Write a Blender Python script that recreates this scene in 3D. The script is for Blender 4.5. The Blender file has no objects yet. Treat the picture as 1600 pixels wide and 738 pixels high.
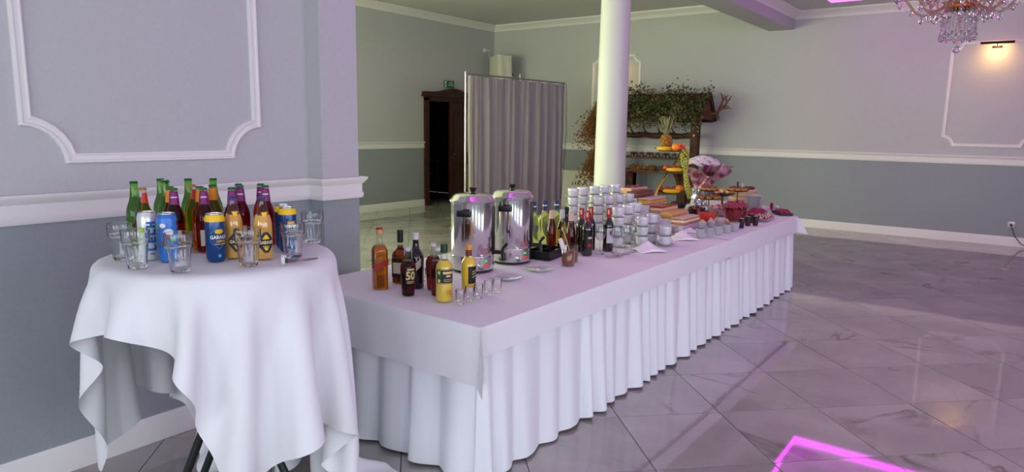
import bpy, bmesh, math, random
from math import sin, cos, pi, radians, atan2, hypot, sqrt
from mathutils import Vector, Matrix
random.seed(7)
S = bpy.context.scene
COL = S.collection

# ------------------------------------------------------------------ camera
F = 1066.7; YAW, PITCH, ROLL = radians(36.708), radians(-9.076), radians(.880)
CAM = Vector((0, 0, 1.6))
_f = Vector((cos(YAW)*cos(PITCH), sin(YAW)*cos(PITCH), sin(PITCH)))
_r0 = Vector((sin(YAW), -cos(YAW), 0)); _u0 = _r0.cross(_f)
_r = _r0*cos(ROLL) + _u0*sin(ROLL); _u = _u0*cos(ROLL) - _r0*sin(ROLL)
cam = bpy.data.cameras.new('camera'); camo = bpy.data.objects.new('camera', cam); COL.objects.link(camo)
cam.sensor_width = 36; cam.sensor_fit = 'HORIZONTAL'; cam.lens = 36*F/1600
cam.clip_start = .05; cam.clip_end = 200
M3 = Matrix((_r, _u, -_f)).transposed()
camo.matrix_world = Matrix.Translation(CAM) @ M3.to_4x4()
S.camera = camo
def ray(x, y): return _r*((x-800)/F) - _u*((y-369)/F) + _f
def at(x, y, axis, val):                    # pixel -> point on an axis-aligned plane
    d = ray(x, y); t = (val-CAM[axis])/d[axis]; return CAM + d*t
def atr(x, y, rng):                         # pixel -> point at a horizontal range
    d = ray(x, y); return CAM + d*(rng/hypot(d.x, d.y))
def posr(x, rng, z):                        # pixel column + range -> point at height z
    y = 369.
    for _ in range(12):
        d = ray(x, y); P = CAM + d*(rng/hypot(d.x, d.y)); y += (P.z-z)*F/rng
    return Vector((P.x, P.y, z))

# ------------------------------------------------------------------ view, world, light
S.view_settings.view_transform = 'Standard'; S.view_settings.look = 'None'
S.view_settings.exposure = 0.22; S.view_settings.gamma = 1; S.view_settings.use_curve_mapping = False
S.cycles.use_denoising = True; S.cycles.max_bounces = 10; S.cycles.transparent_max_bounces = 24
S.cycles.transmission_bounces = 10; S.cycles.caustics_refractive = True; S.cycles.sample_clamp_indirect = 6
W = bpy.data.worlds.new('world'); S.world = W; W.use_nodes = True
bg = W.node_tree.nodes['Background']; bg.inputs[0].default_value = (.75, .85, 1, 1); bg.inputs[1].default_value = 1.2
def area(name, loc, direction, sx, sy, power, color):
    l = bpy.data.lights.new(name, 'AREA'); l.shape = 'RECTANGLE'; l.size = sx; l.size_y = sy; l.energy = power; l.color = color
    o = bpy.data.objects.new(name, l); COL.objects.link(o); o.location = loc
    o.rotation_euler = Vector(direction).to_track_quat('-Z', 'Y').to_euler(); return o
# daylight standing outside the windows of the hall (behind and right of the camera) and of the alcove
HALL_WIN_Y = [(-3.4, -1.2), (-.4, 1.8), (2.6, 4.8)]        # windows in wall_right, x ranges
HALL_WIN_X = [(-5.6, -3.6), (-2.8, -.8), (.2, 2.2)]                    # windows in wall_front, y ranges
ALC_WIN = [(1.0, 3.0), (3.7, 5.7)]                                     # windows in wall_rear, x ranges
ALC_WIN_X = [(4.6, 6.4), (7.1, 8.9)]                                   # windows in the alcove end wall, y ranges
for i, (a, b) in enumerate(HALL_WIN_Y): area('daylight_hall_side.%03d' % i, ((a+b)/2, -6.35, 1.75), (0, 1, -.05), b-a, 2.2, 92, (.88, .92, 1))
for i, (a, b) in enumerate(HALL_WIN_X): area('daylight_hall_end.%03d' % i, (-5.35, (a+b)/2, 1.75), (1, 0, -.05), 2.2, b-a, 100, (.90, .93, 1))
for i, (a, b) in enumerate(ALC_WIN): area('daylight_alcove.%03d' % i, ((a+b)/2, 10.0, 1.75), (0, -1, -.02), b-a, 2.2, 195, (.92, 1, .56))
for i, (a, b) in enumerate(ALC_WIN_X): area('daylight_alcove_end.%03d' % i, (-.85, (a+b)/2, 1.75), (1, 0, -.02), 2.2, b-a, 215, (.92, 1, .56))

# ------------------------------------------------------------------ materials
def lin(c):
    if isinstance(c, str):
        c = [int(c[i:i+2], 16)/255 for i in (0, 2, 4)]
        return tuple(v/12.92 if v < .04045 else ((v+.055)/1.055)**2.4 for v in c)
    return tuple(c)
MATS = {}
def mat(name, color, rough=.5, metal=0, trans=0, ior=1.45, noise=None, bump=None, emis=None, coat=0, sheen=0, sub=0):
    """noise=(scale, colour2, contrast)  bump=(scale, strength)"""
    if name in MATS: return MATS[name]
    m = bpy.data.materials.new(name); m.use_nodes = True; nt = m.node_tree; N = nt.nodes; L = nt.links
    b = N['Principled BSDF']; c = lin(color)
    b.inputs['Base Color'].default_value = (*c, 1); b.inputs['Roughness'].default_value = rough
    b.inputs['Metallic'].default_value = metal; b.inputs['Transmission Weight'].default_value = trans; b.inputs['IOR'].default_value = ior
    b.inputs['Coat Weight'].default_value = coat; b.inputs['Sheen Weight'].default_value = sheen
    if sub: b.inputs['Subsurface Weight'].default_value = sub; b.inputs['Subsurface Scale'].default_value = .01
    tc = N.new('ShaderNodeTexCoord') if (noise or bump) else None
    if noise:
        n = N.new('ShaderNodeTexNoise'); n.inputs['Scale'].default_value = noise[0]; n.inputs['Detail'].default_value = 5
        L.new(tc.outputs['Object'], n.inputs['Vector'])
        r = N.new('ShaderNodeValToRGB'); k = noise[2] if len(noise) > 2 else .2
        r.color_ramp.elements[0].position = .5-k; r.color_ramp.elements[1].position = .5+k
        r.color_ramp.elements[0].color = (*c, 1); r.color_ramp.elements[1].color = (*lin(noise[1]), 1)
        L.new(n.outputs['Fac'], r.inputs['Fac']); L.new(r.outputs['Color'], b.inputs['Base Color'])
    if bump:
        n2 = N.new('ShaderNodeTexNoise'); n2.inputs['Scale'].default_value = bump[0]; n2.inputs['Detail'].default_value = 4
        L.new(tc.outputs['Object'], n2.inputs['Vector'])
        bp = N.new('ShaderNodeBump'); bp.inputs['Strength'].default_value = bump[1]; bp.inputs['Distance'].default_value = .01
        L.new(n2.outputs['Fac'], bp.inputs['Height']); L.new(bp.outputs['Normal'], b.inputs['Normal'])
    if emis: b.inputs['Emission Color'].default_value = (*lin(emis[0]), 1); b.inputs['Emission Strength'].default_value = emis[1]
    MATS[name] = m; return m
def thin_glass(name, tint=(.96, .97, .97), k=1.0, rough=.02):
    m = bpy.data.materials.new(name); m.use_nodes = True; nt = m.node_tree; N = nt.nodes; L = nt.links
    for n in list(N):
        if n.type != 'OUTPUT_MATERIAL': N.remove(n)
    out = [n for n in N if n.type == 'OUTPUT_MATERIAL'][0]
    t = N.new('ShaderNodeBsdfTransparent'); t.inputs[0].default_value = (*tint, 1)
    g = N.new('ShaderNodeBsdfGlossy'); g.inputs['Roughness'].default_value = rough
    fr = N.new('ShaderNodeLayerWeight'); fr.inputs[0].default_value = .5
    pw = N.new('ShaderNodeMath'); pw.operation = 'POWER'; pw.inputs[1].default_value = 3.2; L.new(fr.outputs['Facing'], pw.inputs[0])
    mu = N.new('ShaderNodeMath'); mu.operation = 'MULTIPLY_ADD'; mu.inputs[1].default_value = .42*k; mu.inputs[2].default_value = .04; mu.use_clamp = True
    mx = N.new('ShaderNodeMixShader'); L.new(pw.outputs[0], mu.inputs[0]); L.new(mu.outputs[0], mx.inputs[0])
    L.new(t.outputs[0], mx.inputs[1]); L.new(g.outputs[0], mx.inputs[2]); L.new(mx.outputs[0], out.inputs[0])
    MATS[name] = m; return m
def wood(name, c1, c2, rough=.55, scale=6):
    m = mat(name, c1, rough); nt = m.node_tree; N = nt.nodes; L = nt.links
    tc = N.new('ShaderNodeTexCoord'); w = N.new('ShaderNodeTexNoise'); w.inputs['Scale'].default_value = scale; w.inputs['Detail'].default_value = 6
    mp = N.new('ShaderNodeMapping'); mp.inputs['Scale'].default_value = (6, 1, 1)
    L.new(tc.outputs['Object'], mp.inputs[0]); L.new(mp.outputs[0], w.inputs['Vector'])
    r = N.new('ShaderNodeValToRGB'); r.color_ramp.elements[0].color = (*lin(c1), 1); r.color_ramp.elements[1].color = (*lin(c2), 1)
    r.color_ramp.elements[0].position = .35; r.color_ramp.elements[1].position = .65
    L.new(w.outputs['Fac'], r.inputs[0]); L.new(r.outputs[0], N['Principled BSDF'].inputs['Base Color']); return m
def marble(name, per_object):
    m = bpy.data.materials.new(name); m.use_nodes = True; nt = m.node_tree; N = nt.nodes; L = nt.links; b = N['Principled BSDF']
    b.inputs['Roughness'].default_value = .035; b.inputs['IOR'].default_value = 1.62; b.inputs['Specular IOR Level'].default_value = .62
    tc = N.new('ShaderNodeTexCoord'); add = N.new('ShaderNodeVectorMath'); add.operation = 'ADD'
    oi = N.new('ShaderNodeObjectInfo'); mu = N.new('ShaderNodeMath'); mu.operation = 'MULTIPLY'; mu.inputs[1].default_value = 37.
    L.new(oi.outputs['Random'], mu.inputs[0]); L.new(tc.outputs['Object'], add.inputs[0]); L.new(mu.outputs[0], add.inputs[1])
    def vein(scale, width, dist, rot):
        mp = N.new('ShaderNodeMapping'); mp.inputs['Rotation'].default_value = (0, 0, rot); mp.inputs['Scale'].default_value = (1, .38, 1)
        L.new(add.outputs[0], mp.inputs[0])
        n = N.new('ShaderNodeTexNoise'); n.inputs['Scale'].default_value = scale; n.inputs['Detail'].default_value = 6; n.inputs['Distortion'].default_value = dist
        L.new(mp.outputs[0], n.inputs['Vector'])
        s = N.new('ShaderNodeMath'); s.operation = 'SUBTRACT'; s.inputs[1].default_value = .5; L.new(n.outputs['Fac'], s.inputs[0])
        a = N.new('ShaderNodeMath'); a.operation = 'ABSOLUTE'; L.new(s.outputs[0], a.inputs[0])
        mr = N.new('ShaderNodeMapRange'); mr.inputs['From Min'].default_value = 0; mr.inputs['From Max'].default_value = width
        mr.inputs['To Min'].default_value = 1; mr.inputs['To Max'].default_value = 0; L.new(a.outputs[0], mr.inputs['Value']); return mr.outputs[0]
    v1 = vein(1.1, .016, 1.0, .6); v2 = vein(2.4, .014, .6, 1.3)
    msk = N.new('ShaderNodeTexNoise'); msk.inputs['Scale'].default_value = 2.2; L.new(add.outputs[0], msk.inputs['Vector'])
    mrm = N.new('ShaderNodeMapRange'); mrm.inputs['From Min'].default_value = .46; mrm.inputs['From Max'].default_value = .66; L.new(msk.outputs['Fac'], mrm.inputs['Value'])
    p = N.new('ShaderNodeMath'); p.operation = 'MULTIPLY'; L.new(v1, p.inputs[0]); L.new(mrm.outputs[0], p.inputs[1])
    q = N.new('ShaderNodeMath'); q.operation = 'MULTIPLY'; q.inputs[1].default_value = .10; L.new(v2, q.inputs[0])
    mxm = N.new('ShaderNodeMath'); mxm.operation = 'MAXIMUM'; L.new(p.outputs[0], mxm.inputs[0]); L.new(q.outputs[0], mxm.inputs[1])
    cl = N.new('ShaderNodeTexNoise'); cl.inputs['Scale'].default_value = 1.6; cl.inputs['Detail'].default_value = 4; L.new(add.outputs[0], cl.inputs['Vector'])
    r = N.new('ShaderNodeValToRGB'); r.color_ramp.elements[0].position = .35; r.color_ramp.elements[1].position = .68
    r.color_ramp.elements[0].color = (*lin('97918e'), 1); r.color_ramp.elements[1].color = (*lin('aeaaa6'), 1); L.new(cl.outputs['Fac'], r.inputs[0])
    mix = N.new('ShaderNodeMixRGB'); mix.inputs[2].default_value = (*lin('776d68'), 1); L.new(mxm.outputs[0], mix.inputs[0]); L.new(r.outputs[0], mix.inputs[1])
    L.new(mix.outputs[0], b.inputs['Base Color']); MATS[name] = m; return m

M_UP = mat('paint_light_grey', 'bdbcc0', .75, noise=(60, 'b8b7bb'), bump=(220, .06))
M_LO = mat('paint_slate_grey', '959aa1', .75, noise=(60, '90959c'), bump=(220, .06))
M_TRIM = mat('paint_white_trim', 'e4e0e0', .5, bump=(90, .02))
M_CEIL = mat('paint_ceiling', 'd2d1d2', .8)
M_COFF = mat('paint_coffer', 'd8d5da', .8)
M_COLUMN = mat('paint_column', 'c4c5c2', .42, bump=(40, .03))
M_GROUT = mat('grout', '4d4644', .8)
M_TILE = marble('polished_marble_tile', True)
M_CLOTH = mat('white_tablecloth', 'e6e6ea', .75, bump=(900, .05), sheen=.2)
M_SKIRT = mat('white_skirting_cloth', 'e6e9ee', .75, bump=(900, .05), sheen=.2)
M_DOOR = wood('mahogany', '2a0d09', '45170f', .4)
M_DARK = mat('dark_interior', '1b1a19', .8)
M_LED = mat('magenta_led', 'ff60ff', .5, emis=('f53cff', 6.5))
M_CHROME = mat('polished_steel', 'd9d8d6', .12, 1)
M_STEEL = mat('brushed_steel', 'b5b3b2', .28, 1)
M_BLACK = mat('black_plastic', '101012', .35)
M_BRASS = mat('brass', 'a8842f', .25, 1)
M_BRONZE = mat('dark_bronze', '2b201b', .35, .7)
M_WOOD = wood('old_dark_wood', '2c1811', '57331f', .7)
M_WOOD2 = wood('shelf_wood', '4a2a1c', '6f4630', .7)
M_PORC = mat('white_porcelain', 'cbcad0', .12, coat=.4)
M_PANE = thin_glass('window_pane', (.97, .98, .98))
M_GLASS = thin_glass('clear_glass', (.93, .94, .94), 2.3)
M_GLASS2 = mat('tumbler_glass', 'fbfdfd', .0, trans=1, ior=1.42)
M_CURT = mat('grey_curtain', '9d949b', .85, bump=(500, .1), sheen=.3)
M_LINING = mat('cream_lining', 'cfc9b8', .85)
M_NAP = mat('paper_napkin', 'f0edf1', .8, bump=(300, .05))
def liquid(name, c, rough=.03, trans=1., ior=1.36): return mat(name, c, rough, trans=trans, ior=ior)

# ------------------------------------------------------------------ mesh builders
class MB:
    def __init__(s): s.v = []; s.f = []
    def add(s, v, f):
        o = len(s.v); s.v += [tuple(p) for p in v]; s.f += [tuple(i+o for i in q) for q in f]; return s
    def box(s, c, d, rz=0):
        hx, hy, hz = d[0]/2, d[1]/2, d[2]/2; V = []
        for z in (-hz, hz):
            for x, y in ((-hx, -hy), (hx, -hy), (hx, hy), (-hx, hy)):
                V.append((c[0]+x*cos(rz)-y*sin(rz), c[1]+x*sin(rz)+y*cos(rz), c[2]+z))
        return s.add(V, [(3, 2, 1, 0), (4, 5, 6, 7), (0, 1, 5, 4), (1, 2, 6, 5), (2, 3, 7, 6), (3, 0, 4, 7)])
    def bb(s, a, b): return s.box([(a[i]+b[i])/2 for i in range(3)], [abs(b[i]-a[i]) for i in range(3)])
    def rbox(s, c, d, bev, rz=0, seg=2):
        bm = bmesh.new(); bmesh.ops.create_cube(bm, size=1)
        for v in bm.verts: v.co = Vector((v.co.x*d[0], v.co.y*d[1], v.co.z*d[2]))
        bmesh.ops.bevel(bm, geom=list(bm.edges), offset=bev, segments=seg, affect='EDGES', profile=.6)
        R = Matrix.Rotation(rz, 3, 'Z'); bm.verts.index_update()
        s.add([R @ v.co + Vector(c) for v in bm.verts], [[v.index for v in f.verts] for f in bm.faces]); bm.free(); return s
    def lathe(s, prof, seg=20, c=(0, 0, 0), caps=True, flute=None):
        V = []; Fc = []
        for (r, z) in prof:
            for k in range(seg):
                a = 2*pi*k/seg; rr = r
                if flute and flute[2] <= z <= flute[3]: rr = r*(1-flute[1]*(.5+.5*cos(a*flute[0])))
                V.append((c[0]+rr*cos(a), c[1]+rr*sin(a), c[2]+z))
        n = len(prof)
        for i in range(n-1):
            for k in range(seg):
                k2 = (k+1) % seg; Fc.append((i*seg+k, i*seg+k2, (i+1)*seg+k2, (i+1)*seg+k))
        if caps: Fc.append(tuple(range(seg))[::-1]); Fc.append(tuple((n-1)*seg+k for k in range(seg)))
        return s.add(V, Fc)
    def tube(s, pts, r, seg=8, closed=False):
        pts = [Vector(p) for p in pts]; V = []; n = len(pts); up = None
        for i, p in enumerate(pts):
            if closed: t = pts[(i+1) % n]-pts[i-1]
            else: t = pts[min(i+1, n-1)]-pts[max(i-1, 0)]
            t.normalize()
            if up is None:
                up = Vector((0, 0, 1)) if abs(t.z) < .9 else Vector((1, 0, 0))
            a = t.cross(up)
            if a.length < 1e-4: a = t.cross(Vector((1, .3, 0)))
            a.normalize(); b = a.cross(t); up = b
            rr = r[i] if isinstance(r, (list, tuple)) else r
            for k in range(seg):
                q = 2*pi*k/seg; V.append(p+a*rr*cos(q)+b*rr*sin(q))
        Fc = []
        for i in range(n if closed else n-1):
            j = (i+1) % n
            for k in range(seg): Fc.append((i*seg+k, i*seg+(k+1) % seg, j*seg+(k+1) % seg, j*seg+k))
        if not closed: Fc.append(tuple(range(seg))[::-1]); Fc.append(tuple((n-1)*seg+k for k in range(seg)))
        return s.add(V, Fc)
    def sphere(s, c, r, seg=12, rings=8, sc=(1, 1, 1), rot=None):
        V = [Vector((0, 0, -r*sc[2]))]; Fc = []
        for i in range(1, rings):
            t = -pi/2+pi*i/rings
            for k in range(seg): V.append(Vector((r*cos(t)*cos(2*pi*k/seg)*sc[0], r*cos(t)*sin(2*pi*k/seg)*sc[1], r*sin(t)*sc[2])))
        V.append(Vector((0, 0, r*sc[2])))
        if rot: V = [rot @ v for v in V]
        V = [v+Vector(c) for v in V]
        for k in range(seg): Fc.append((0, 1+(k+1) % seg, 1+k))
        for i in range(rings-2):
            for k in range(seg):
                a = 1+i*seg; Fc.append((a+k, a+(k+1) % seg, a+seg+(k+1) % seg, a+seg+k))
        a = 1+(rings-2)*seg
        for k in range(seg): Fc.append((a+k, a+(k+1) % seg, len(V)-1))
        return s.add(V, Fc)
    def prism(s, poly, z0, z1, xf=None):
        n = len(poly); V = [(x, y, z0) for x, y in poly]+[(x, y, z1) for x, y in poly]
        if xf: V = [xf(*p) for p in V]
        return s.add(V, [tuple(range(n))[::-1], tuple(range(n, 2*n))]+[(i, (i+1) % n, n+(i+1) % n, n+i) for i in range(n)])
    def grid(s, fn, nu, nv, wrap=False):
        V = [fn(i/(nu if wrap else nu-1), j/(nv-1)) for i in range(nu) for j in range(nv)]
        Fc = []
        for i in range(nu if wrap else nu-1):
            for j in range(nv-1):
                i2 = (i+1) % nu; Fc.append((i*nv+j, i2*nv+j, i2*nv+j+1, i*nv+j+1))
        return s.add(V, Fc)
    def mesh(s, name, m, smooth=True, ang=40):
        me = bpy.data.meshes.new(name); me.from_pydata(s.v, [], s.f); me.materials.append(m)
        bm = bmesh.new(); bm.from_mesh(me); bmesh.ops.recalc_face_normals(bm, faces=bm.faces); bm.to_mesh(me); bm.free()
        if smooth: me.shade_smooth(); me.set_sharp_from_angle(angle=radians(ang))
        return me
    def build(s, name, m, parent=None, smooth=True, ang=40, solid=0):
        return link(name, s.mesh(name, m, smooth, ang), parent, solid)
def link(name, me, parent=None, solid=0):
    o = bpy.data.objects.new(name, me); COL.objects.link(o)
    if parent is not None: o.parent = parent
    if solid:
        md = o.modifiers.new('thickness', 'SOLIDIFY'); md.thickness = solid; md.offset = -1
    return o
def tag(o, label=None, cat=None, group=None, kind=None):
    if label: o['label'] = label
    if cat: o['category'] = cat
    if group: o['group'] = group
    if kind: o['kind'] = kind
    return o
def thing(name, label, cat, loc=(0, 0, 0), rz=0, group=None):
    o = bpy.data.objects.new(name, None); COL.objects.link(o); o.empty_display_size = .05
    o.location = loc; o.rotation_euler = (0, 0, rz); return tag(o, label, cat, group)
def copy_tree(o, parent=None):
    c = o.copy(); COL.objects.link(c); c.parent = parent
    for ch in list(o.children): copy_tree(ch, c)
    return c
PROTO = {}
def place(key, maker, loc, rz=0, label=None, group=None, rx=0, ry=0):
    if key not in PROTO: PROTO[key] = maker(); o = PROTO[key]
    else: o = copy_tree(PROTO[key])
    o.location = loc; o.rotation_euler = (rx, ry, rz)
    if label: o['label'] = label
    if group: o['group'] = group
    return o
def structure(name, mb, m, parent=None, label=None, smooth=False, solid=0):
    o = mb.build(name, m, parent, smooth, 40, solid)
    if parent is None: tag(o, label, None, None, 'structure')
    return o
FONTCACHE = {}
def text_geo(txt, size, align='CENTER'):
    k = (txt, size, align)
    if k in FONTCACHE: return FONTCACHE[k]
    cu = bpy.data.curves.new('t', 'FONT'); cu.body = txt; cu.size = size; cu.align_x = align; cu.align_y = 'CENTER'; cu.resolution_u = 2; cu.offset = size*.032
    o = bpy.data.objects.new('t', cu); COL.objects.link(o); dg = bpy.context.evaluated_depsgraph_get(); dg.update()
    me = bpy.data.meshes.new_from_object(o.evaluated_get(dg))
    g = ([tuple(v.co) for v in me.vertices], [tuple(p.vertices) for p in me.polygons])
    bpy.data.objects.remove(o); bpy.data.curves.remove(cu); bpy.data.meshes.remove(me); FONTCACHE[k] = g; return g
def wrap_text(txt, size, R, zc, m, parent, a0=0, turn=0, sx=1, dx=0, dy=0, name='lettering'):
    V, Fc = text_geo(txt, size); mb = MB(); O = []
    for x, y, _ in V:
        x = x*sx+dx; y += dy
        if turn: x, y = x*cos(turn)-y*sin(turn), x*sin(turn)+y*cos(turn)
        a = a0+x/R; O.append((R*cos(a), R*sin(a), zc+y))
    mb.add(O, Fc); return mb.build(name, m, parent, False)
def wrap_poly(poly, R, zc, m, parent, a0=0, name='emblem'):
    """flat outline (x, y) wrapped on a cylinder as a fan of thin strips"""
    ys = [p[1] for p in poly]; y0, y1 = min(ys), max(ys); n = 14; rows = []
    for i in range(n+1):
        y = y0+(y1-y0)*(i+.001)/(n+.002); xs = []
        for k in range(len(poly)):
            (xa, ya), (xb, yb) = poly[k], poly[(k+1) % len(poly)]
            if (ya-y)*(yb-y) < 0: xs.append(xa+(xb-xa)*(y-ya)/(yb-ya))
        if len(xs) >= 2: rows.append((y, min(xs), max(xs)))
    mb = MB(); q = 8
    V = [(R*cos(a0+(xa+(xb-xa)*j/q)/R), R*sin(a0+(xa+(xb-xa)*j/q)/R), zc+y) for y, xa, xb in rows for j in range(q+1)]
    Fc = [(i*(q+1)+j, i*(q+1)+j+1, (i+1)*(q+1)+j+1, (i+1)*(q+1)+j) for i in range(len(rows)-1) for j in range(q)]
    mb.add(V, Fc); return mb.build(name, m, parent, True)
def band(R0, z0, R1, z1, a0, a1, m, parent, name='label', n=16):
    mb = MB(); mb.grid(lambda u, v: ((R0+(R1-R0)*v)*cos(a0+(a1-a0)*u), (R0+(R1-R0)*v)*sin(a0+(a1-a0)*u), z0+(z1-z0)*v), n, 3)
    return mb.build(name, m, parent, True)
def face_cam(p, off=0): return atan2(-p[1], -p[0])+off

# ------------------------------------------------------------------ the room
YA, YP, YK, YB, XC = 3.385, 3.266, 3.72, 9.65, 12.178
XF, YR, XE = -5.0, -6.0, -.5                       # hall end wall, hall side wall, alcove end wall
ZH, ZL = 3.55, 3.79                                # ceilings of hall and alcove
PX0, PX1 = 2.527, 2.797                            # pilaster
RAIL0, RAIL1 = 1.158, 1.286

# floor: grout bed, polished marble tiles laid on the diagonal
g = MB(); g.bb((XF-.2, YR-.2, -.12), (XC+.1, YB+2.6, -.0035)); floor = structure('floor', g, M_GROUT)
HD = .4235; tb = MB(); a = HD-.0036
tb.add([(a, 0, 0), (0, a, 0), (-a, 0, 0), (0, -a, 0), (a, 0, -.01), (0, a, -.01), (-a, 0, -.01), (0, -a, -.01)],
       [(0, 1, 2, 3), (7, 6, 5, 4), (0, 4, 5, 1), (1, 5, 6, 2), (2, 6, 7, 3), (3, 7, 4, 0)])
tile_me = tb.mesh('tile', M_TILE, False)
def pxy(P):
    v = Vector(P)-CAM; z = v.dot(_f)
    return (800+F*v.dot(_r)/z, 369-F*v.dot(_u)/z) if z > .05 else (-9e3, -9e3)
rest = MB(); seen = []
for i in range(-24, 22):
    for j in range(-18, 24):
        if (i+j) % 2 == 0: continue
        x, y = 4.12+HD*i, .83+HD*j
        if not (XF-.2 < x < XC+.2 and YR-.2 < y < YB+2): continue
        q = pxy((x, y, 0)); vis = -60 < q[0] < 1660 and 200 < q[1] < 830
        if y > YA+.2 and (q[0] < 530 or q[0] > 950): vis = False
        if vis: seen.append((x, y))
        else: rest.add([(x+a, y, 0), (x, y+a, 0), (x-a, y, 0), (x, y-a, 0), (x+a, y, -.01), (x, y+a, -.01), (x-a, y, -.01), (x, y-a, -.01)], tb.f)
seen.sort(key=lambda p: hypot(*p))
for n, (x, y) in enumerate(seen):
    o = link('tile', tile_me, floor); k = random.choice((0, 1, 2, 3))
    o.location = (x, y, random.uniform(-.0004, .0004)); o.rotation_euler = (random.gauss(0, .0011), random.gauss(0, .0011), k*pi/2)
tag(rest.build('tile_field', M_TILE, floor, False), kind='stuff')

def wall(name, boxes_fn, axis_lo, label=None):
    """upper wall mesh with a slate lower band as a part"""
    up = MB(); lo = MB(); boxes_fn(up, lo)
    w = structure(name, up, M_UP, None, label)
    if lo.v: lo.build('lower_wall', M_LO, w, False)
    return w
ZS = 1.2
def wA(up, lo):
    up.bb((XF, YA, ZS), (PX1-.02, YK, ZL+.1)); lo.bb((XF, YA, 0), (PX1-.02, YK, ZS))
    up.bb((PX0, YP, ZS), (PX1, YK+.1, ZL+.1)); lo.bb((PX0, YP, 0), (PX1, YK+.1, ZS))
wall('wall_left', wA, 0)
def holes(mb, fixed, rng, along, wins, z0, z1, wz0, wz1):
    """a wall slab with window openings; along = 0: runs in x, 1: runs in y"""
    def bx(a, b, za, zb):
        if along == 0: mb.bb((a, fixed[0], za), (b, fixed[1], zb))
        else: mb.bb((fixed[0], a, za), (fixed[1], b, zb))
    cur = rng[0]
    for a, b in sorted(wins):
        bx(cur, a, z0, z1)
        if z0 < wz0: bx(a, b, z0, min(wz0, z1))
        if z1 > wz1: bx(a, b, max(wz1, z0), z1)
        cur = b
    bx(cur, rng[1], z0, z1)
WZ0, WZ1 = .65, 2.85
DX0, DX1, DZ = 10.06, 11.46, 2.10                  # door opening in wall_rear
def wB(up, lo):
    W_ = [(a, b) for a, b in ALC_WIN]
    holes(up, (YB, YB+.25), (XE, 9.0), 0, W_, ZS, ZL+.1, WZ0, WZ1); holes(lo, (YB, YB+.25), (XE, 9.0), 0, W_, 0, ZS, WZ0, WZ1)
    holes(up, (YB, YB+.25), (9.0, XC+.2), 0, [(DX0, DX1)], ZS, ZL+.1, -1, DZ); holes(lo, (YB, YB+.25), (9.0, XC+.2), 0, [(DX0, DX1)], 0, ZS, -1, 9)
wall('wall_rear', wB, 0)
wall('wall_back', lambda up, lo: (up.bb((XC, YR-.2, ZS), (XC+.25, YB, ZL+.1)), lo.bb((XC, YR-.2, 0), (XC+.25, YB, ZS))), 0)
wall('wall_right', lambda up, lo: (holes(up, (YR-.25, YR), (XF, XC), 0, HALL_WIN_Y, ZS, ZL+.1, WZ0, WZ1), holes(lo, (YR-.25, YR), (XF, XC), 0, HALL_WIN_Y, 0, ZS, WZ0, WZ1)), 0)
wall('wall_front', lambda up, lo: (holes(up, (XF-.25, XF), (YR-.25, YA), 1, HALL_WIN_X, ZS, ZL+.1, WZ0, WZ1), holes(lo, (XF-.25, XF), (YR-.25, YA), 1, HALL_WIN_X, 0, ZS, WZ0, WZ1)), 0)
wall('wall_alcove_end', lambda up, lo: (holes(up, (XE-.25, XE), (YK, YB), 1, ALC_WIN_X, ZS, ZL+.1, WZ0, WZ1), holes(lo, (XE-.25, XE), (YK, YB), 1, ALC_WIN_X, 0, ZS, WZ0, WZ1)), 0)
# windows: frame + pane
def window(n, along, fixed, a, b):
    fr = MB(); w = .06
    def bx(mb, u0, u1, z0, z1, t=.05):
        if along == 0: mb.bb((u0, fixed-t/2, z0), (u1, fixed+t/2, z1))
        else: mb.bb((fixed-t/2, u0, z0), (fixed+t/2, u1, z1))
    bx(fr, a, b, WZ0, WZ0+w); bx(fr, a, b, WZ1-w, WZ1); bx(fr, a, a+w, WZ0, WZ1); bx(fr, b-w, b, WZ0, WZ1); bx(fr, (a+b)/2-w/2, (a+b)/2+w/2, WZ0, WZ1)
    o = structure('window_%d' % n, fr, M_TRIM)
    p = MB(); bx(p, a+w, (a+b)/2-w/2, WZ0+w, WZ1-w, .006); p.build('pane', M_PANE, o, False)
    p = MB(); bx(p, (a+b)/2+w/2, b-w, WZ0+w, WZ1-w, .006); p.build('pane', M_PANE, o, False)
n = 0
for al, fx, ws in ((0, YR-.12, HALL_WIN_Y), (1, XF-.12, HALL_WIN_X), (0, YB+.12, ALC_WIN), (1, XE-.12, ALC_WIN_X)):
    for a_, b_ in ws: n += 1; window(n, al, fx, a_, b_)

# ceilings: flat alcove ceiling; hall ceiling with a recessed coffer whose rim carries magenta light
g = MB(); g.bb((XE-.2, YK-.02, ZL), (XC+.1, YB+.1, ZL+.1)); structure('ceiling_alcove', g, M_CEIL)
KX0, KX1, KY0, KY1, KD = 2.6, 11.6, -3.6, 2.63, .22
g = MB(); g.bb((XF-.1, KY1, ZH), (XC+.1, YA+.1, ZH+.06)); g.bb((XF-.1, YR-.1, ZH), (XC+.1, KY0, ZH+.06))
g.bb((XF-.1, KY0, ZH), (KX0, KY1, ZH+.06)); g.bb((KX1, KY0, ZH), (XC+.1, KY1, ZH+.06)); ceil = structure('ceiling', g, M_CEIL)
g = MB(); g.bb((KX0-.05, KY0-.05, ZH+KD), (KX1+.05, KY1+.05, ZH+KD+.05))
for x in (KX0-.03, KX1+.03): g.bb((x-.02, KY0-.05, ZH+.055), (x+.02, KY1+.05, ZH+KD))
for y in (KY0-.03, KY1+.03): g.bb((KX0-.05, y-.02, ZH+.055), (KX1+.05, y+.02, ZH+KD))
g.build('coffer', M_COFF, ceil, False)
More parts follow.
